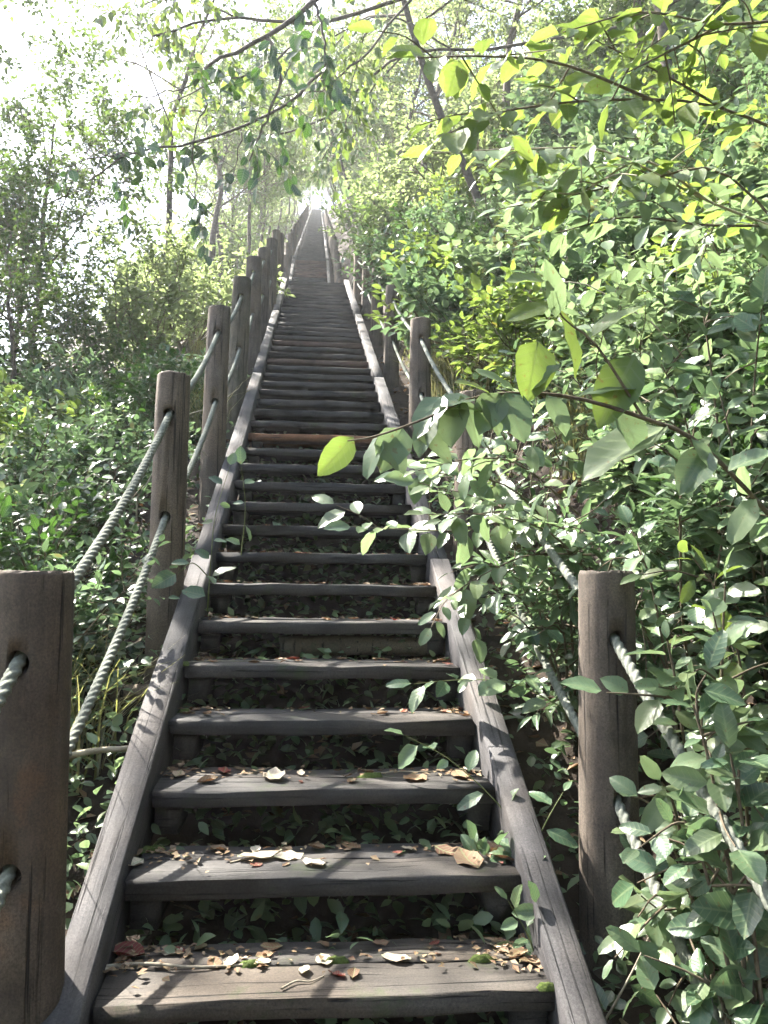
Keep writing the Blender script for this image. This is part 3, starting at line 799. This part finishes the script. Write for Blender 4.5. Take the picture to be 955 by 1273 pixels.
for i, (px, py, tx, ty, s, mk, fc) in enumerate((
        (440, 543, 404, 582, 1.0, 'leaf_yellow', (.4, -1, .35)), (470, 542, 500, 580, 1.0, 'leaf_pale', (-.2, -.5, .8)), (476, 540, 452, 580, 1.0, 'leaf_pale', (-.6, -.6, .6)),
        (500, 532, 478, 578, 1.0, 'leaf_pale', (.2, -.9, .5)), (540, 512, 520, 555, 1.0, 'leaf_pale', (-.3, -.6, .8)), (552, 492, 524, 530, 1.1, 'leaf_pale', (-.3, -.6, .8)),
        (572, 492, 600, 540, 1.0, 'leaf_pale', (.2, -.7, .7)), (590, 496, 545, 500, 1.0, 'leaf_pale', (0, -.5, .9)), (610, 490, 575, 470, 1.0, 'leaf_yellow', (0, -.5, .9)),
        (628, 488, 650, 540, 1.0, 'leaf_pale', (-.3, -.6, .8)), (640, 486, 605, 455, 1.0, 'leaf_pale', (0, -.6, .8)), (668, 425, 660, 488, 1.0, 'leaf_yellow', (.2, -1, .1)),
        (790, 440, 752, 512, 1.0, 'leaf_yellow', (-.3, -1, .2)), (830, 530, 735, 580, 1.0, 'leaf_pale', (0, -.35, 1)), (720, 492, 780, 470, 1.0, 'leaf_pale', (0, -.5, .9)),
        (690, 395, 686, 330, 1.0, 'leaf_pale', (.6, -.8, .2)), (716, 470, 708, 388, 1.0, 'leaf_yellow', (.8, -.6, .1)), (682, 352, 636, 346, 1.0, 'leaf_yellow', (0, -.6, .8)),
        (688, 380, 640, 384, 1.0, 'leaf_yellow', (0, -.7, .6)), (735, 420, 790, 378, 1.0, 'leaf_yellow', (0, -.4, .9)), (860, 545, 890, 580, 1.0, 'leaf_pale', (0, -.5, .9)),
        (880, 560, 850, 605, 1.0, 'leaf_pale', (0, -.6, .8)), (515, 525, 560, 560, 1.0, 'leaf_pale', (.1, -.8, .6)), (565, 495, 560, 545, 1.0, 'leaf_pale', (-.3, -.7, .7)), (600, 490, 622, 530, 1.0, 'leaf_pale', (.3, -.8, .5)), (655, 488, 690, 455, 1.0, 'leaf_pale', (0, -.6, .8)), (545, 510, 590, 500, 1.0, 'leaf_yellow', (0, -.4, .9)), (620, 489, 600, 530, 1.0, 'leaf_pale', (0, -.9, .4)), (680, 490, 705, 530, 1.0, 'leaf_pale', (0, -.6, .8)), (905, 585, 960, 560, 1.0, 'leaf_pale', (0, -.5, .9)), (940, 620, 912, 660, 1.0, 'leaf_pale', (-.2, -.5, .8)), (770, 510, 800, 560, 1.0, 'leaf_pale', (0, -.6, .8)))):
    pxleaf(sprig, px, py, 2.24 if px < 700 else 2.34, tx, ty, s, mk, i, fc)

spray('bush_sprig', 'blue-green leafy sprig crossing the second bank post', 'sprig', [A((800, 760, 3.6), (700, 680, 3.5), (610, 625, 3.4), (520, 600, 3.35)), A((760, 740, 3.6), (660, 650, 3.5), (570, 660, 3.4), (440, 655, 3.3)), A((720, 700, 3.6), (640, 610, 3.5), (560, 590, 3.4), (505, 590, 3.4))], 'leaf_pale', .13, 22, seed=5, up=(-.1, -.5, 1), side_len=.25, side_n=2)
spray('bush_sprig', 'pale leafy sprig spilling over the bank-side stringer below the arching sprig', 'sprig', [A((740, 720, 3.3), (680, 660, 3.2), (600, 640, 3.1), (530, 640, 3.05)), A((720, 640, 3.2), (650, 580, 3.1), (590, 570, 3.05), (520, 585, 3.0)), A((740, 690, 3.3), (660, 690, 3.2), (600, 715, 3.15), (560, 740, 3.1))], 'leaf_pale', .10, 26, seed=9, up=(-.3, -.4, 1), side_len=.22, side_n=4)
for i, (lines, mk, sz, dn, lab) in enumerate((
        ([A((1010, 180, 3.2), (880, 130, 3.1), (740, 125, 3.0), (620, 140, 2.95), (560, 165, 2.9)), A((820, 128, 3.05), (700, 80, 3.0), (600, 70, 2.95), (520, 72, 2.9)), A((900, 135, 3.1), (820, 90, 3.05), (740, 50, 3.0))], 'leaf_yellow', .145, 17, 'branch of bright yellow-green leaves reaching above the bank'),
        ([A((1010, 300, 3.6), (880, 250, 3.5), (760, 190, 3.4), (660, 185, 3.35), (540, 190, 3.3)), A((880, 250, 3.5), (800, 200, 3.4), (720, 240, 3.3), (660, 230, 3.3))], 'leaf_yellow', .14, 15, 'lower branch of lime leaves above the shrub bank'),
        ([A((1020, 20, 3.0), (900, 30, 2.9), (800, 15, 2.9), (700, 40, 2.9)), A((900, 30, 2.9), (840, 60, 2.85), (780, 90, 2.8))], 'leaf_yellow', .14, 16, 'leafy branch at the crest of the bank with lime leaves'),
        ([A((1010, 330, 3.4), (900, 215, 3.4), (800, 225, 3.4), (700, 245, 3.4), (620, 260, 3.4)), A((980, 280, 3.4), (880, 280, 3.4), (780, 270, 3.4), (690, 290, 3.4))], 'leaf_pale', .13, 20, 'bluish broad-leaved branch hanging on the bank'))):
    spray('leafy_branch', lab, 'branch', lines, mk, sz, dn, 'pale_twig' if i == 1 else 'twig', .007, 20 + i, (-.2, -.25, 1), .65, .3, None, None, .28, 4)

# shrubs hard by the first bank post, leaf by leaf
def near_shrub(lab, seed, base, dirs, mk, size, dn, side_n=4, side_len=.2):
    lines = []
    rr = np.random.default_rng(abs(int(seed)))
    for d in dirs:
        d = np.array(d, float); b = np.array(base, float)
        lines.append([b + rr.normal(size=3) * .03, b + d * .4 + np.array([0, 0, .12]) , b + d * .75 + np.array([0, 0, .12]), b + d])
    return spray('broadleaf_shrub', lab, 'shrub', lines, mk, size, dn, 'twig', .007, seed, (-.35, -.4, 1), .6, .3, 'shrubs round the first bank post', base, side_len, side_n)
def ns(lab, seed, x, y, dirs, mk='leaf_blue', size=.095, dn=19, sn=6): near_shrub(lab, seed, (x, y, gz(x, y)), dirs, mk, size, dn, sn)
ns('dense broad-leaved shrub behind the first bank post', 61, 1.30, 2.95, [(-.25, -.2, .9), (.05, -.3, 1.1), (.2, -.3, .8), (-.1, -.2, 1.25), (.3, -.2, 1.2), (-.25, -.1, .7)])
ns('low broad-leaved shrub at the foot of the first bank post', 62, 1.16, 2.2, [(-.15, -.15, .4), (.0, -.2, .6), (.1, -.15, .75), (-.12, -.1, .85), (-.2, .05, .3)], 'leaf_pale')
ns('tall glossy shrub leaning over the bank behind the first bank post', 63, 1.7, 3.3, [(-.45, -.3, 1.1), (-.1, -.4, 1.3), (.1, -.4, 1.0), (-.5, -.2, .8), (-.2, -.1, 1.5), (.2, -.3, 1.3)], 'leaf_blue', .115)
ns('shrub with mixed yellowing leaves beside the first bank post', 64, 1.35, 2.55, [(-.15, -.15, .8), (.0, -.2, 1.1), (-.2, -.1, 1.0)], 'leaf_yellow', .09, 12, 2)
ns('pale broad-leaved shrub hiding the rope beside the first bank post', 65, 1.02, 2.2, [(-.2, -.15, .5), (-.2, -.15, .8), (-.12, -.2, 1.0), (.1, -.2, .7), (-.18, -.15, 1.15), (-.05, -.2, 1.3)], 'leaf_pale')
ns('drooping broad-leaved shrub in front of the bank-side rope', 66, .98, 1.82, [(-.2, .05, .35), (-.16, .05, .6), (-.08, .05, .8), (-.18, .08, .95), (-.1, 0, 1.1), (-.16, .05, 1.2)])
ns('leafy shrub climbing the bank beyond the first bank post', 70, 1.55, 2.75, [(-.2, -.2, 1.0), (.0, -.3, 1.3), (.2, -.3, 1.1), (-.2, 0, 1.4), (.3, -.1, 1.4)], 'leaf_pale', .10)
near_shrub('leafy shrub filling the gap between the first two bank posts', 67, (1.05, 3.45, gz(1.05, 3.45)), [(-.25, -.2, .45), (-.2, -.3, .7), (-.1, -.2, .9), (.1, -.3, .8), (-.3, 0, .6), (.1, -.2, .5)], 'leaf_blue', .085, 20, 6)
near_shrub('leafy shrub leaning on the second bank post', 68, (1.08, 4.35, gz(1.08, 4.35)), [(-.3, -.2, .6), (-.2, -.3, .95), (0, -.2, 1.15), (.15, -.2, .9), (-.3, -.3, .9)], 'leaf_blue', .085, 20, 6)
near_shrub('leafy shrub between the second and third bank posts', 69, (1.2, 5.5, gz(1.2, 5.5)), [(-.3, -.2, .6), (-.2, -.2, .9), (.05, -.2, 1.1)], 'leaf_blue', .085, 18, 5)
# vines and seedlings on the steps and stringers
spray('stringer_vine', 'thin vine with pale leaves climbing over the bank-side stringer', 'vine', [A((672, 1130, 2.35), (648, 1075, 2.5), (628, 1010, 2.65), (560, 945, 2.75), (505, 915, 2.8)), A((650, 1080, 2.5), (680, 1020, 2.55), (700, 985, 2.6))], 'leaf_blue', .085, 16, 'green_stem', .003, 31, (-.2, -.5, 1), .6, .2)
spray('stringer_vine', 'vine sprig with opposite leaves crossing the fourth tread end', 'vine', [A((700, 880, 2.9), (640, 850, 2.95), (580, 845, 3.0), (515, 850, 3.0))], 'leaf_blue', .09, 26, 'green_stem', .003, 32, (-.2, -.6, 1), .6, .2)
spray('stringer_vine', 'slim vine trailing beside the first bank post with heart-shaped leaves', 'vine', [A((740, 1290, 2.2), (790, 1200, 2.25), (820, 1120, 2.35), (790, 1060, 2.4))], 'leaf_blue', .095, 14, 'pale_twig', .0035, 33, (-.3, -.6, .8), .6, .25)
spray('seedling', 'leafy seedling sprouting at the bank end of the lowest tread', 'seedling', [A((668, 1195, 2.28), (655, 1160, 2.28), (632, 1120, 2.28)), A((668, 1195, 2.28), (680, 1150, 2.28), (668, 1125, 2.27))], 'leaf_blue', .07, 42, 'green_stem', .0025, 34, (-.2, -.5, 1), .6, .1)
spray('seedling', 'small pale seedling among dead leaves on the second tread', 'seedling', [A((600, 1085, 2.6), (596, 1062, 2.58), (590, 1045, 2.56)), A((600, 1085, 2.6), (610, 1062, 2.58), (618, 1052, 2.56))], 'leaf_blue', .07, 60, 'green_stem', .0025, 35, (0, -.5, 1), .6, .1)
spray('climbing_vine', 'leafy vine climbing the second downhill post and stringer', 'vine', [A((258, 760, 3.75), (262, 700, 3.75), (268, 640, 3.78), (286, 580, 3.8)), A((262, 720, 3.7), (240, 700, 3.6), (222, 712, 3.55)), A((300, 690, 3.9), (305, 630, 3.9), (300, 580, 3.9))], 'leaf_blue', .10, 12, 'green_stem', .003, 36, (.2, -.7, .8), .6, .35)

# ------------------------------------------------------------------ bare and leafy limb hanging over the stairs
def limb(lab, lines, rads, leaves, seed, mk='leaf_dark', size=.13, cap=150):
    r = np.random.default_rng(abs(int(seed))); b = np.array(lines[0][0], float); tubes = []; sites = []
    for c, ra in zip(lines, rads):
        pts = smooth_line(c, 16); pts[1:-1] += r.normal(size=(14, 3)) * .012
        tubes.append((pts - b, np.linspace(ra, ra * .4, 16), 6))
        for i in range(leaves):
            a = r.integers(4, 16); d = nrm(r.normal(size=3) + np.array([0, 0, -.8])); l = r.uniform(.2, .55)
            tp = smooth_line([pts[a], pts[a] + d * l * .5 + r.normal(size=3) * .03, pts[a] + d * l + np.array([0, 0, -.25 * l])], 6)
            tubes.append((tp - b, np.linspace(.004, .0015, 6), 4)); sites.append(twig_leaves(tp, int(r.integers(5, 10)), size, r, (0, -.3, .8), .4, .8, .6, .2))
    e = thing('overhanging_limb', lab, 'limb', b)
    obj('stems', tubes_mesh('stems', tubes, M['bark']), e)
    if sites:
        P, D, Nn, S = cat_sites(sites); k = min(cap, len(P)); pm = r.permutation(len(P))
        for i in pm[:k]: put_leaf(e, P[i], D[i], Nn[i], S[i], mk, int(i))
        if len(P) > k:
            q = pm[k:]; tag(obj('foliage', foliage_mesh('foliage', (P[q] - b, D[q], Nn[q], S[q]), LEAF_MID, M[mk]), e), kind='stuff')
    return e
limb('dark bare limb with hanging glossy leaves crossing above the stairs', [A((560, -60, 7.4), (430, -20, 7.2), (390, 2, 7.0), (330, 45, 6.9), (255, 85, 6.8)), A((330, 45, 6.9), (350, 90, 6.8), (330, 150, 6.7), (310, 200, 6.7)), A((390, 2, 7), (405, 60, 6.9), (400, 100, 6.9))], [.035, .018, .014], 9, 41)
limb('thin forked bare limb reaching downhill below the hanging leaves', [A((400, 90, 7.6), (340, 140, 7.5), (235, 178, 7.4), (165, 190, 7.3), (110, 225, 7.3)), A((255, 85, 7.4), (255, 130, 7.4), (240, 178, 7.4), (247, 290, 7.4)), A((300, 165, 7.5), (295, 200, 7.4), (275, 250, 7.4)), A((165, 190, 7.3), (120, 195, 7.3), (70, 215, 7.3)), A((240, 105, 7.4), (180, 120, 7.4), (120, 125, 7.4))], [.016, .011, .008, .008, .008], 3, 42)

limb('leafy limb arching over the stairs with many lime leaves', [A((640, -40, 9.5), (520, -10, 9.2), (400, 30, 9.0), (290, 20, 8.9), (190, 45, 8.8)), A((520, -10, 9.2), (460, 60, 9.0), (400, 110, 8.9), (350, 120, 8.8)), A((400, 30, 9.0), (330, 80, 8.9), (250, 110, 8.8), (190, 140, 8.8)), A((460, 30, 9.2), (440, 90, 9.1), (430, 160, 9.0)), A((290, 20, 8.9), (220, -5, 8.8), (150, 20, 8.8))], [.03, .016, .014, .012, .012], 24, 43, 'leaf_yellow', .12)
limb('pale leafy limb behind the hanging leaves above the middle treads', [A((790, 30, 12.7), (620, 60, 12.5), (500, 70, 12.2), (400, 150, 12.0), (320, 170, 12.0)), A((500, 70, 12.2), (440, 140, 12.0), (400, 200, 12.0)), A((560, 60, 12.3), (480, 20, 12.0), (380, 60, 12.0), (280, 70, 11.8))], [.03, .016, .016], 26, 44, 'leaf_pale', .12, 80)
# ------------------------------------------------------------------ ferns and grass
def frond_mesh(seed, L=.5):
    r = np.random.default_rng(abs(int(seed))); n = 22
    t = np.linspace(0, 1, n); pts = np.c_[np.zeros(n), t * L * .9, .35 * L * np.sin(t * 2.2) - .12 * L * t * t]
    v = []; f = []
    for i in range(2, n):
        w = L * .17 * math.sin(math.pi * min(1, .12 + t[i] * .88)) ** .8
        for s in (-1, 1):
            b = pts[i]; k = len(v); g = L / n * .42
            v += [tuple(b + [0, -g, 0]), tuple(b + [s * w * .6, g * .6, .008]), tuple(b + [s * w, g * 1.6, -.02]), tuple(b + [s * .1 * w, g, 0])]
            f += [(k, k + 1, k + 2, k + 3)]
    tv, tf = tube_arrays(pts, np.linspace(.003, .001, n), 4); k = len(v); v += [tuple(x) for x in tv]; f += [tuple(int(q) + k for q in x) for x in tf]
    return mesh_np('frond', v, f, M['leaf_yellow'] if seed % 2 else M['leaf_blue'], True, np.zeros((len(v), 2)))
FR = [frond_mesh(i) for i in range(4)]
def fern(loc, n, sc, lab):
    e = thing('fern', lab, 'fern', loc, random.uniform(0, 6), 'ferns beside the stairs', sc)
    for i in range(n): obj('frond', FR[i % 4], e, (0, 0, 0), (random.uniform(.1, .6), 0, i * 6.283 / n + random.uniform(-.3, .3)), random.uniform(.75, 1.1))
for x, y, n, s, lab in ((.86, 2.02, 9, .75, 'feathery fern at the foot of the first bank post'), (1.25, 1.95, 8, .8, 'low fern below the leafy bank shrubs'), (1.05, 4.1, 8, .9, 'fern arching beside the second bank post'), (-1.2, 3.4, 7, .8, 'fern on the downhill side under the ropes'), (1.1, 5.8, 8, .9, 'fern on the bank near the third post')):
    fern((x, y, gz(x, y)), n, s, lab)
def grass_mesh(seed, n=240, L=.5):
    r = np.random.default_rng(abs(int(seed))); v = []; f = []
    for i in range(n):
        a = r.uniform(0, 6.28); b = np.array([r.normal() * .10, r.normal() * .10, 0]); l = L * r.uniform(.5, 1.2); ln = r.uniform(.2, .9)
        d = np.array([math.cos(a), math.sin(a), 0]); s = np.array([-d[1], d[0], 0]) * .004
        k = len(v)
        for q in (0, .4, .75, 1): 
            c = b + d * ln * l * q * q + np.array([0, 0, l * (q - .45 * ln * q * q)]); w = 1 - q * .85
            v += [tuple(c - s * w), tuple(c + s * w)]
        f += [(k, k + 1, k + 3, k + 2), (k + 2, k + 3, k + 5, k + 4), (k + 4, k + 5, k + 7, k + 6)]
    return mesh_np('grass_blades', v, f, M['grass'])
GR = [grass_mesh(i) for i in range(3)]
for i in range(46):
    y = r.uniform(4.5, 13); x = r.uniform(1.15, 2.2 + .05 * y)
    if i > 34: x = -r.uniform(1.1, 2.4); y = r.uniform(3, 12)
    e = thing('grass_tuft', 'tuft of pale dry grass on the ' + ('bank above the log posts' if x > 0 else 'downhill verge'), 'grass', (x, y, gz(x, y) - .02), r.uniform(0, 6.28), 'grass tufts', r.uniform(.8, 1.4))
    tag(obj('grass_blades', GR[i % 3], e), kind='stuff')

# ------------------------------------------------------------------ ground cover and litter
def flat_scatter(n, xr, yr, size, mk, tpl, seed, lift, tilt, name, label, cat):
    r = np.random.default_rng(abs(int(seed)))
    x = r.uniform(*xr, n); y = yr[0] + (yr[1] - yr[0]) * r.uniform(size=n) ** 1.4
    z = ground_z(x, y) + r.uniform(0, 1, n) * lift
    a = r.uniform(0, 6.28, n)
    D = np.c_[np.cos(a), np.sin(a), r.normal(size=n) * tilt]; Nn = nrm(np.c_[r.normal(size=n) * tilt, r.normal(size=n) * tilt, np.ones(n)])
    o = obj(name, foliage_mesh(name, (np.c_[x, y, z + .01], D, Nn, size * r.uniform(.6, 1.2, n)), tpl, M[mk]))
    tag(o, label, cat, kind='stuff')
flat_scatter(7000, (-4, 4), (.8, 11), .075, 'dead', LEAF_LO, 51, .03, .35, 'leaf_litter', 'brown leaf litter covering the soil around the stairs', 'leaf litter')
flat_scatter(7000, (-4.5, -.75), (1.2, 11), .055, 'leaf_blue', LEAF_MID, 52, .22, .6, 'ground_cover', 'low green ground cover on the downhill verge', 'ground cover')
flat_scatter(5000, (1.0, 4.5), (1.2, 11), .06, 'leaf_blue', LEAF_MID, 53, .22, .6, 'ground_cover', 'low green ground cover over the bank soil', 'ground cover')
flat_scatter(2200, (-1.5, -.68), (1.5, 5), .06, 'leaf_pale', LEAF_MID, 55, .3, .6, 'ground_cover', 'leafy ivy filling the verge beside the downhill stringer', 'ground cover')
flat_scatter(1200, (.7, 1.3), (1.6, 6.5), .055, 'leaf_blue', LEAF_MID, 56, .2, .6, 'ground_cover', 'low plants between the bank posts and the stringer', 'ground cover')
flat_scatter(5200, (-.7, .7), (1.9, 7), .06, 'leaf_pale', LEAF_MID, 54, .24, .6, 'ground_cover', 'sparse dark plants in the shade under the treads', 'ground cover')

# ------------------------------------------------------------------ dead leaves lying on the treads
def curled(seed, w=.33):
    r = np.random.default_rng(abs(int(seed))); v, f = leaf_hi(w, .45, -.06, .22, .045, 6, seed)
    v = v.copy(); v[:, 2] += .05 * np.sin(v[:, 0] * 9 + seed) + .08 * (v[:, 1] - .5) ** 2 * 4; v[:, 2] -= v[:, 2].min()
    return v, f
CURL = [curled(i, .28 + .04 * (i % 3)) for i in range(5)]
DEADM = {k: [mesh_np('fallen_leaf', c[0] - [0, .5, 0], c[1], M[k], True, np.c_[c[0][:, 0] + .5, c[0][:, 1]]) for c in CURL] for k in ('dead', 'dead_red', 'dead_pale')}
NUM = ['lowest', 'second', 'third', 'fourth', 'fifth', 'sixth', 'seventh', 'eighth', 'ninth', 'tenth']
rr = random.Random(5)
def fallen(px, k, dy, size, kind):
    p = tread_pt(px, k, dy)
    o = obj('fallen_leaf', DEADM[kind][rr.randrange(5)], None, (p.x, p.y, p.z + .003), (rr.uniform(-.12, .12), rr.uniform(-.12, .12), rr.uniform(0, 6.28)), size)
    wd = {'dead': 'curled brown', 'dead_red': 'dark red', 'dead_pale': 'pale bleached'}[kind]
    tag(o, f'{wd} dead leaf lying on the {NUM[k]} tread from the bottom of the stairs', 'leaf', 'fallen leaves on the treads')
edges = [(125, 685), (165, 640), (195, 605), (218, 585), (238, 565), (250, 550), (265, 535), (278, 520)]
for px, k, dy, sz, kd in ((180, 0, .24, .11, 'dead_red'), (165, 0, .28, .06, 'dead_red'), (243, 0, .26, .05, 'dead_red'), (352, 0, .27, .06, 'dead'), (545, 0, .27, .04, 'dead_red'), (430, 0, .10, .055, 'dead_red'), (450, 0, .10, .05, 'dead'),
                          (305, 0, .18, .07, 'dead_pale'), (415, 0, .18, .07, 'dead_pale'), (500, 0, .18, .08, 'dead_pale'), (620, 0, .24, .08, 'dead_pale'), (660, 0, .15, .08, 'dead'), (645, 0, .18, .07, 'dead'), (675, 0, .12, .06, 'dead'), (285, 0, .18, .06, 'dead'),
                          (180, 1, .12, .11, 'dead_pale'), (185, 1, .2, .08, 'dead'), (285, 1, .25, .09, 'dead'), (335, 1, .17, .14, 'dead_pale'), (330, 1, .24, .06, 'dead_pale'), (370, 1, .16, .09, 'dead_pale'), (400, 1, .11, .09, 'dead_pale'), (445, 1, .26, .07, 'dead'),
                          (512, 1, .24, .05, 'dead_pale'), (560, 1, .2, .10, 'dead'), (585, 1, .12, .12, 'dead'), (615, 1, .2, .09, 'dead'), (630, 1, .12, .10, 'dead'), (605, 1, .26, .09, 'dead_pale'),
                          (235, 2, .19, .08, 'dead'), (270, 2, .1, .07, 'dead'), (350, 2, .14, .13, 'dead_pale'), (290, 2, .24, .08, 'dead_red'), (460, 2, .22, .1, 'dead'), (520, 2, .12, .11, 'dead'), (575, 2, .16, .1, 'dead'), (590, 2, .24, .09, 'dead_pale')):
    fallen(px, k, dy, sz, kd)
for k in range(0, 10):
    a, b = edges[min(k, 7)]
    for i in range(24 if k < 7 else 14):
        u = rr.random(); px = a + (b - a) * (rr.betavariate(.4, .4))
        fallen(px, k, .28 - .2 * rr.random() ** 1.6, rr.uniform(.022, .062), rr.choice(['dead', 'dead', 'dead', 'dead', 'dead', 'dead_pale', 'dead_red']))
cn = 1700; cr2 = np.random.default_rng(77)
ck = np.minimum((cr2.uniform(size=cn) ** 1.6 * 26).astype(int), 25); cxx = np.where(cr2.uniform(size=cn) < .55, np.sign(cr2.uniform(-1, 1, cn)) * (.53 - np.abs(cr2.normal(size=cn)) * .07), cr2.uniform(-.53, .53, cn))
cyy = Y0 + RUN * ck + np.clip(.28 - np.abs(cr2.normal(size=cn)) * .09, .015, .3); ca = cr2.uniform(0, 6.28, cn)
crumbs = obj('leaf_debris', foliage_mesh('leaf_debris', (np.c_[np.clip(cxx, -.54, .54) + path_x(cyy), cyy, Z0 + RISE * ck + .006 + cr2.uniform(0, .008, cn)], np.c_[np.cos(ca), np.sin(ca), cr2.normal(size=cn) * .15], nrm(np.c_[cr2.normal(size=(cn, 2)) * .3, np.ones(cn)]), cr2.uniform(.012, .034, cn)), LEAF_LO, M['dead']))
tag(crumbs, 'fine brown leaf debris gathered along the treads', 'leaf debris', kind='stuff')
def stick(px0, px1, k, dy0, dy1, rad, lab):
    a = np.array(tread_pt(px0, k, dy0)); b = np.array(tread_pt(px1, k, dy1)); a[2] += rad; b[2] += rad
    q = smooth_line([a, a * .66 + b * .34 + [0, .012, .002], a * .33 + b * .67 + [0, -.01, .001], b], 12)
    o = obj('twig', tubes_mesh('twig', [(q - a, np.linspace(rad, rad * .5, 12), 6)], M['pale_twig']), None, tuple(a)); tag(o, lab, 'twig', 'twigs on the treads')
stick(140, 320, 0, .168, .165, .006, 'long knobbly twig lying along the seam of the lowest tread')
stick(365, 415, 0, .04, .10, .003, 'short thin twig lying across the lowest tread')
stick(300, 372, 1, .13, .2, .003, 'thin dry twig lying among pale leaves on the second tread')
stick(240, 345, 4, .1, .2, .003, 'dry stalk lying across the fifth tread')
stick(470, 560, 2, .2, .25, .003, 'dry stalk lying on the third tread')

def dry_stem(x, y, lab, grp, dx, L):
    z = gz(x, y); b = np.array([x, y, z - .02])
    q = smooth_line([b, b + [dx * L * .3, rr.uniform(-.1, .1), L * .55], b + [dx * L * .8, rr.uniform(-.25, .25), L * .8], b + [dx * L * 1.3, rr.uniform(-.4, .4), L * rr.uniform(.55, .95)]], 14)
    q[1:] += np.random.default_rng(int(x * 100 + y * 10 + 999)).normal(size=(13, 3)) * .012
    tag(obj('dry_stem', tubes_mesh('dry_stem', [(q - b, np.linspace(.007, .0025, 14), 6)], M['pale_twig']), None, tuple(b)), lab, 'stem', grp)
for i in range(16): dry_stem(rr.uniform(1.3, 2.6), rr.uniform(2.7, 6.5), 'bare pale stem arching out of the bank shrubs', 'dry stems on the bank', rr.uniform(-.9, .6), rr.uniform(.7, 1.5))
for i in range(12): dry_stem(-rr.uniform(1.1, 2.4), rr.uniform(2.8, 6.5), 'bare pale stem arching out of the downhill shrubs', 'dry stems downhill', rr.uniform(-.9, .6), rr.uniform(.5, 1.1))
# timbers in the ground below and beside the stairs
def log_thing(name, a, b, rad, mat, lab, cat):
    a = np.array(a); b = np.array(b); q = smooth_line([a, (a + b) / 2 + [0, 0, .01], b], 10)
    T = Tris(); v, f = tube_arrays(q - a, np.linspace(rad, rad * .85, 10), 10); T.add(v, f)
    n = len(v); T2 = [list(range(10))[::-1], list(range(n - 10, n))]
    me = bpy.data.meshes.new(name); me.from_pydata([tuple(x) for x in v], [], [tuple(int(y) for y in x) for x in f] + [tuple(t) for t in T2]); me.materials.append(mat)
    for p in me.polygons: p.use_smooth = len(p.vertices) == 4
    tag(obj(name, me, None, tuple(a)), lab, cat)
yb = Y0 + RUN * 4 + .42
log_thing('ground_beam', (-.2, yb, gz(-.2, yb) + .20), (.56, yb, gz(.5, yb) + .20), .05, M['post_mossy'], 'mossy log sleeper in the gap below the sixth tread', 'beam')
log_thing('fallen_branch', at(60, 945, 3.0), at(170, 930, 3.1), .012, M['pale_twig'], 'pale fallen branch lying below the downhill ropes', 'branch')
log_thing('support_beam', (-.95, 3.6, Z0 + (3.6 - Y0) * .5 - .25), (-.55, 3.6, Z0 + (3.6 - Y0) * .5 - .25), .035, M['post'], 'stub end of a cross beam under the downhill stringer', 'beam')

# ------------------------------------------------------------------ the bright air between the trees
import os
HZ = .0013
if HZ:
    x0, x1, y0, y1, z0, z1 = -320, 320, -70, 420, float(GZ.min()) - 1, float(GZ.max()) + 16
    hv = [(x, y, z) for z in (z0, z1) for y in (y0, y1) for x in (x0, x1)]
    hm, hnt, hb, hout = nodes_of('pale_haze')
    hnt.nodes.remove(hb)
    pv = N(hnt, 'ShaderNodeVolumePrincipled'); pv.inputs['Color'].default_value = (.93, .95, 1, 1); pv.inputs['Density'].default_value = HZ; pv.inputs['Anisotropy'].default_value = .5
    hnt.links.new(pv.outputs[0], hout.inputs['Volume'])
    hz = obj('haze', mesh_np('haze', hv, [(0, 2, 3, 1), (4, 5, 7, 6), (0, 1, 5, 4), (2, 6, 7, 3), (0, 4, 6, 2), (1, 3, 7, 5)], hm))
    tag(hz, 'pale bright haze filling the air of the valley', 'haze', kind='stuff')
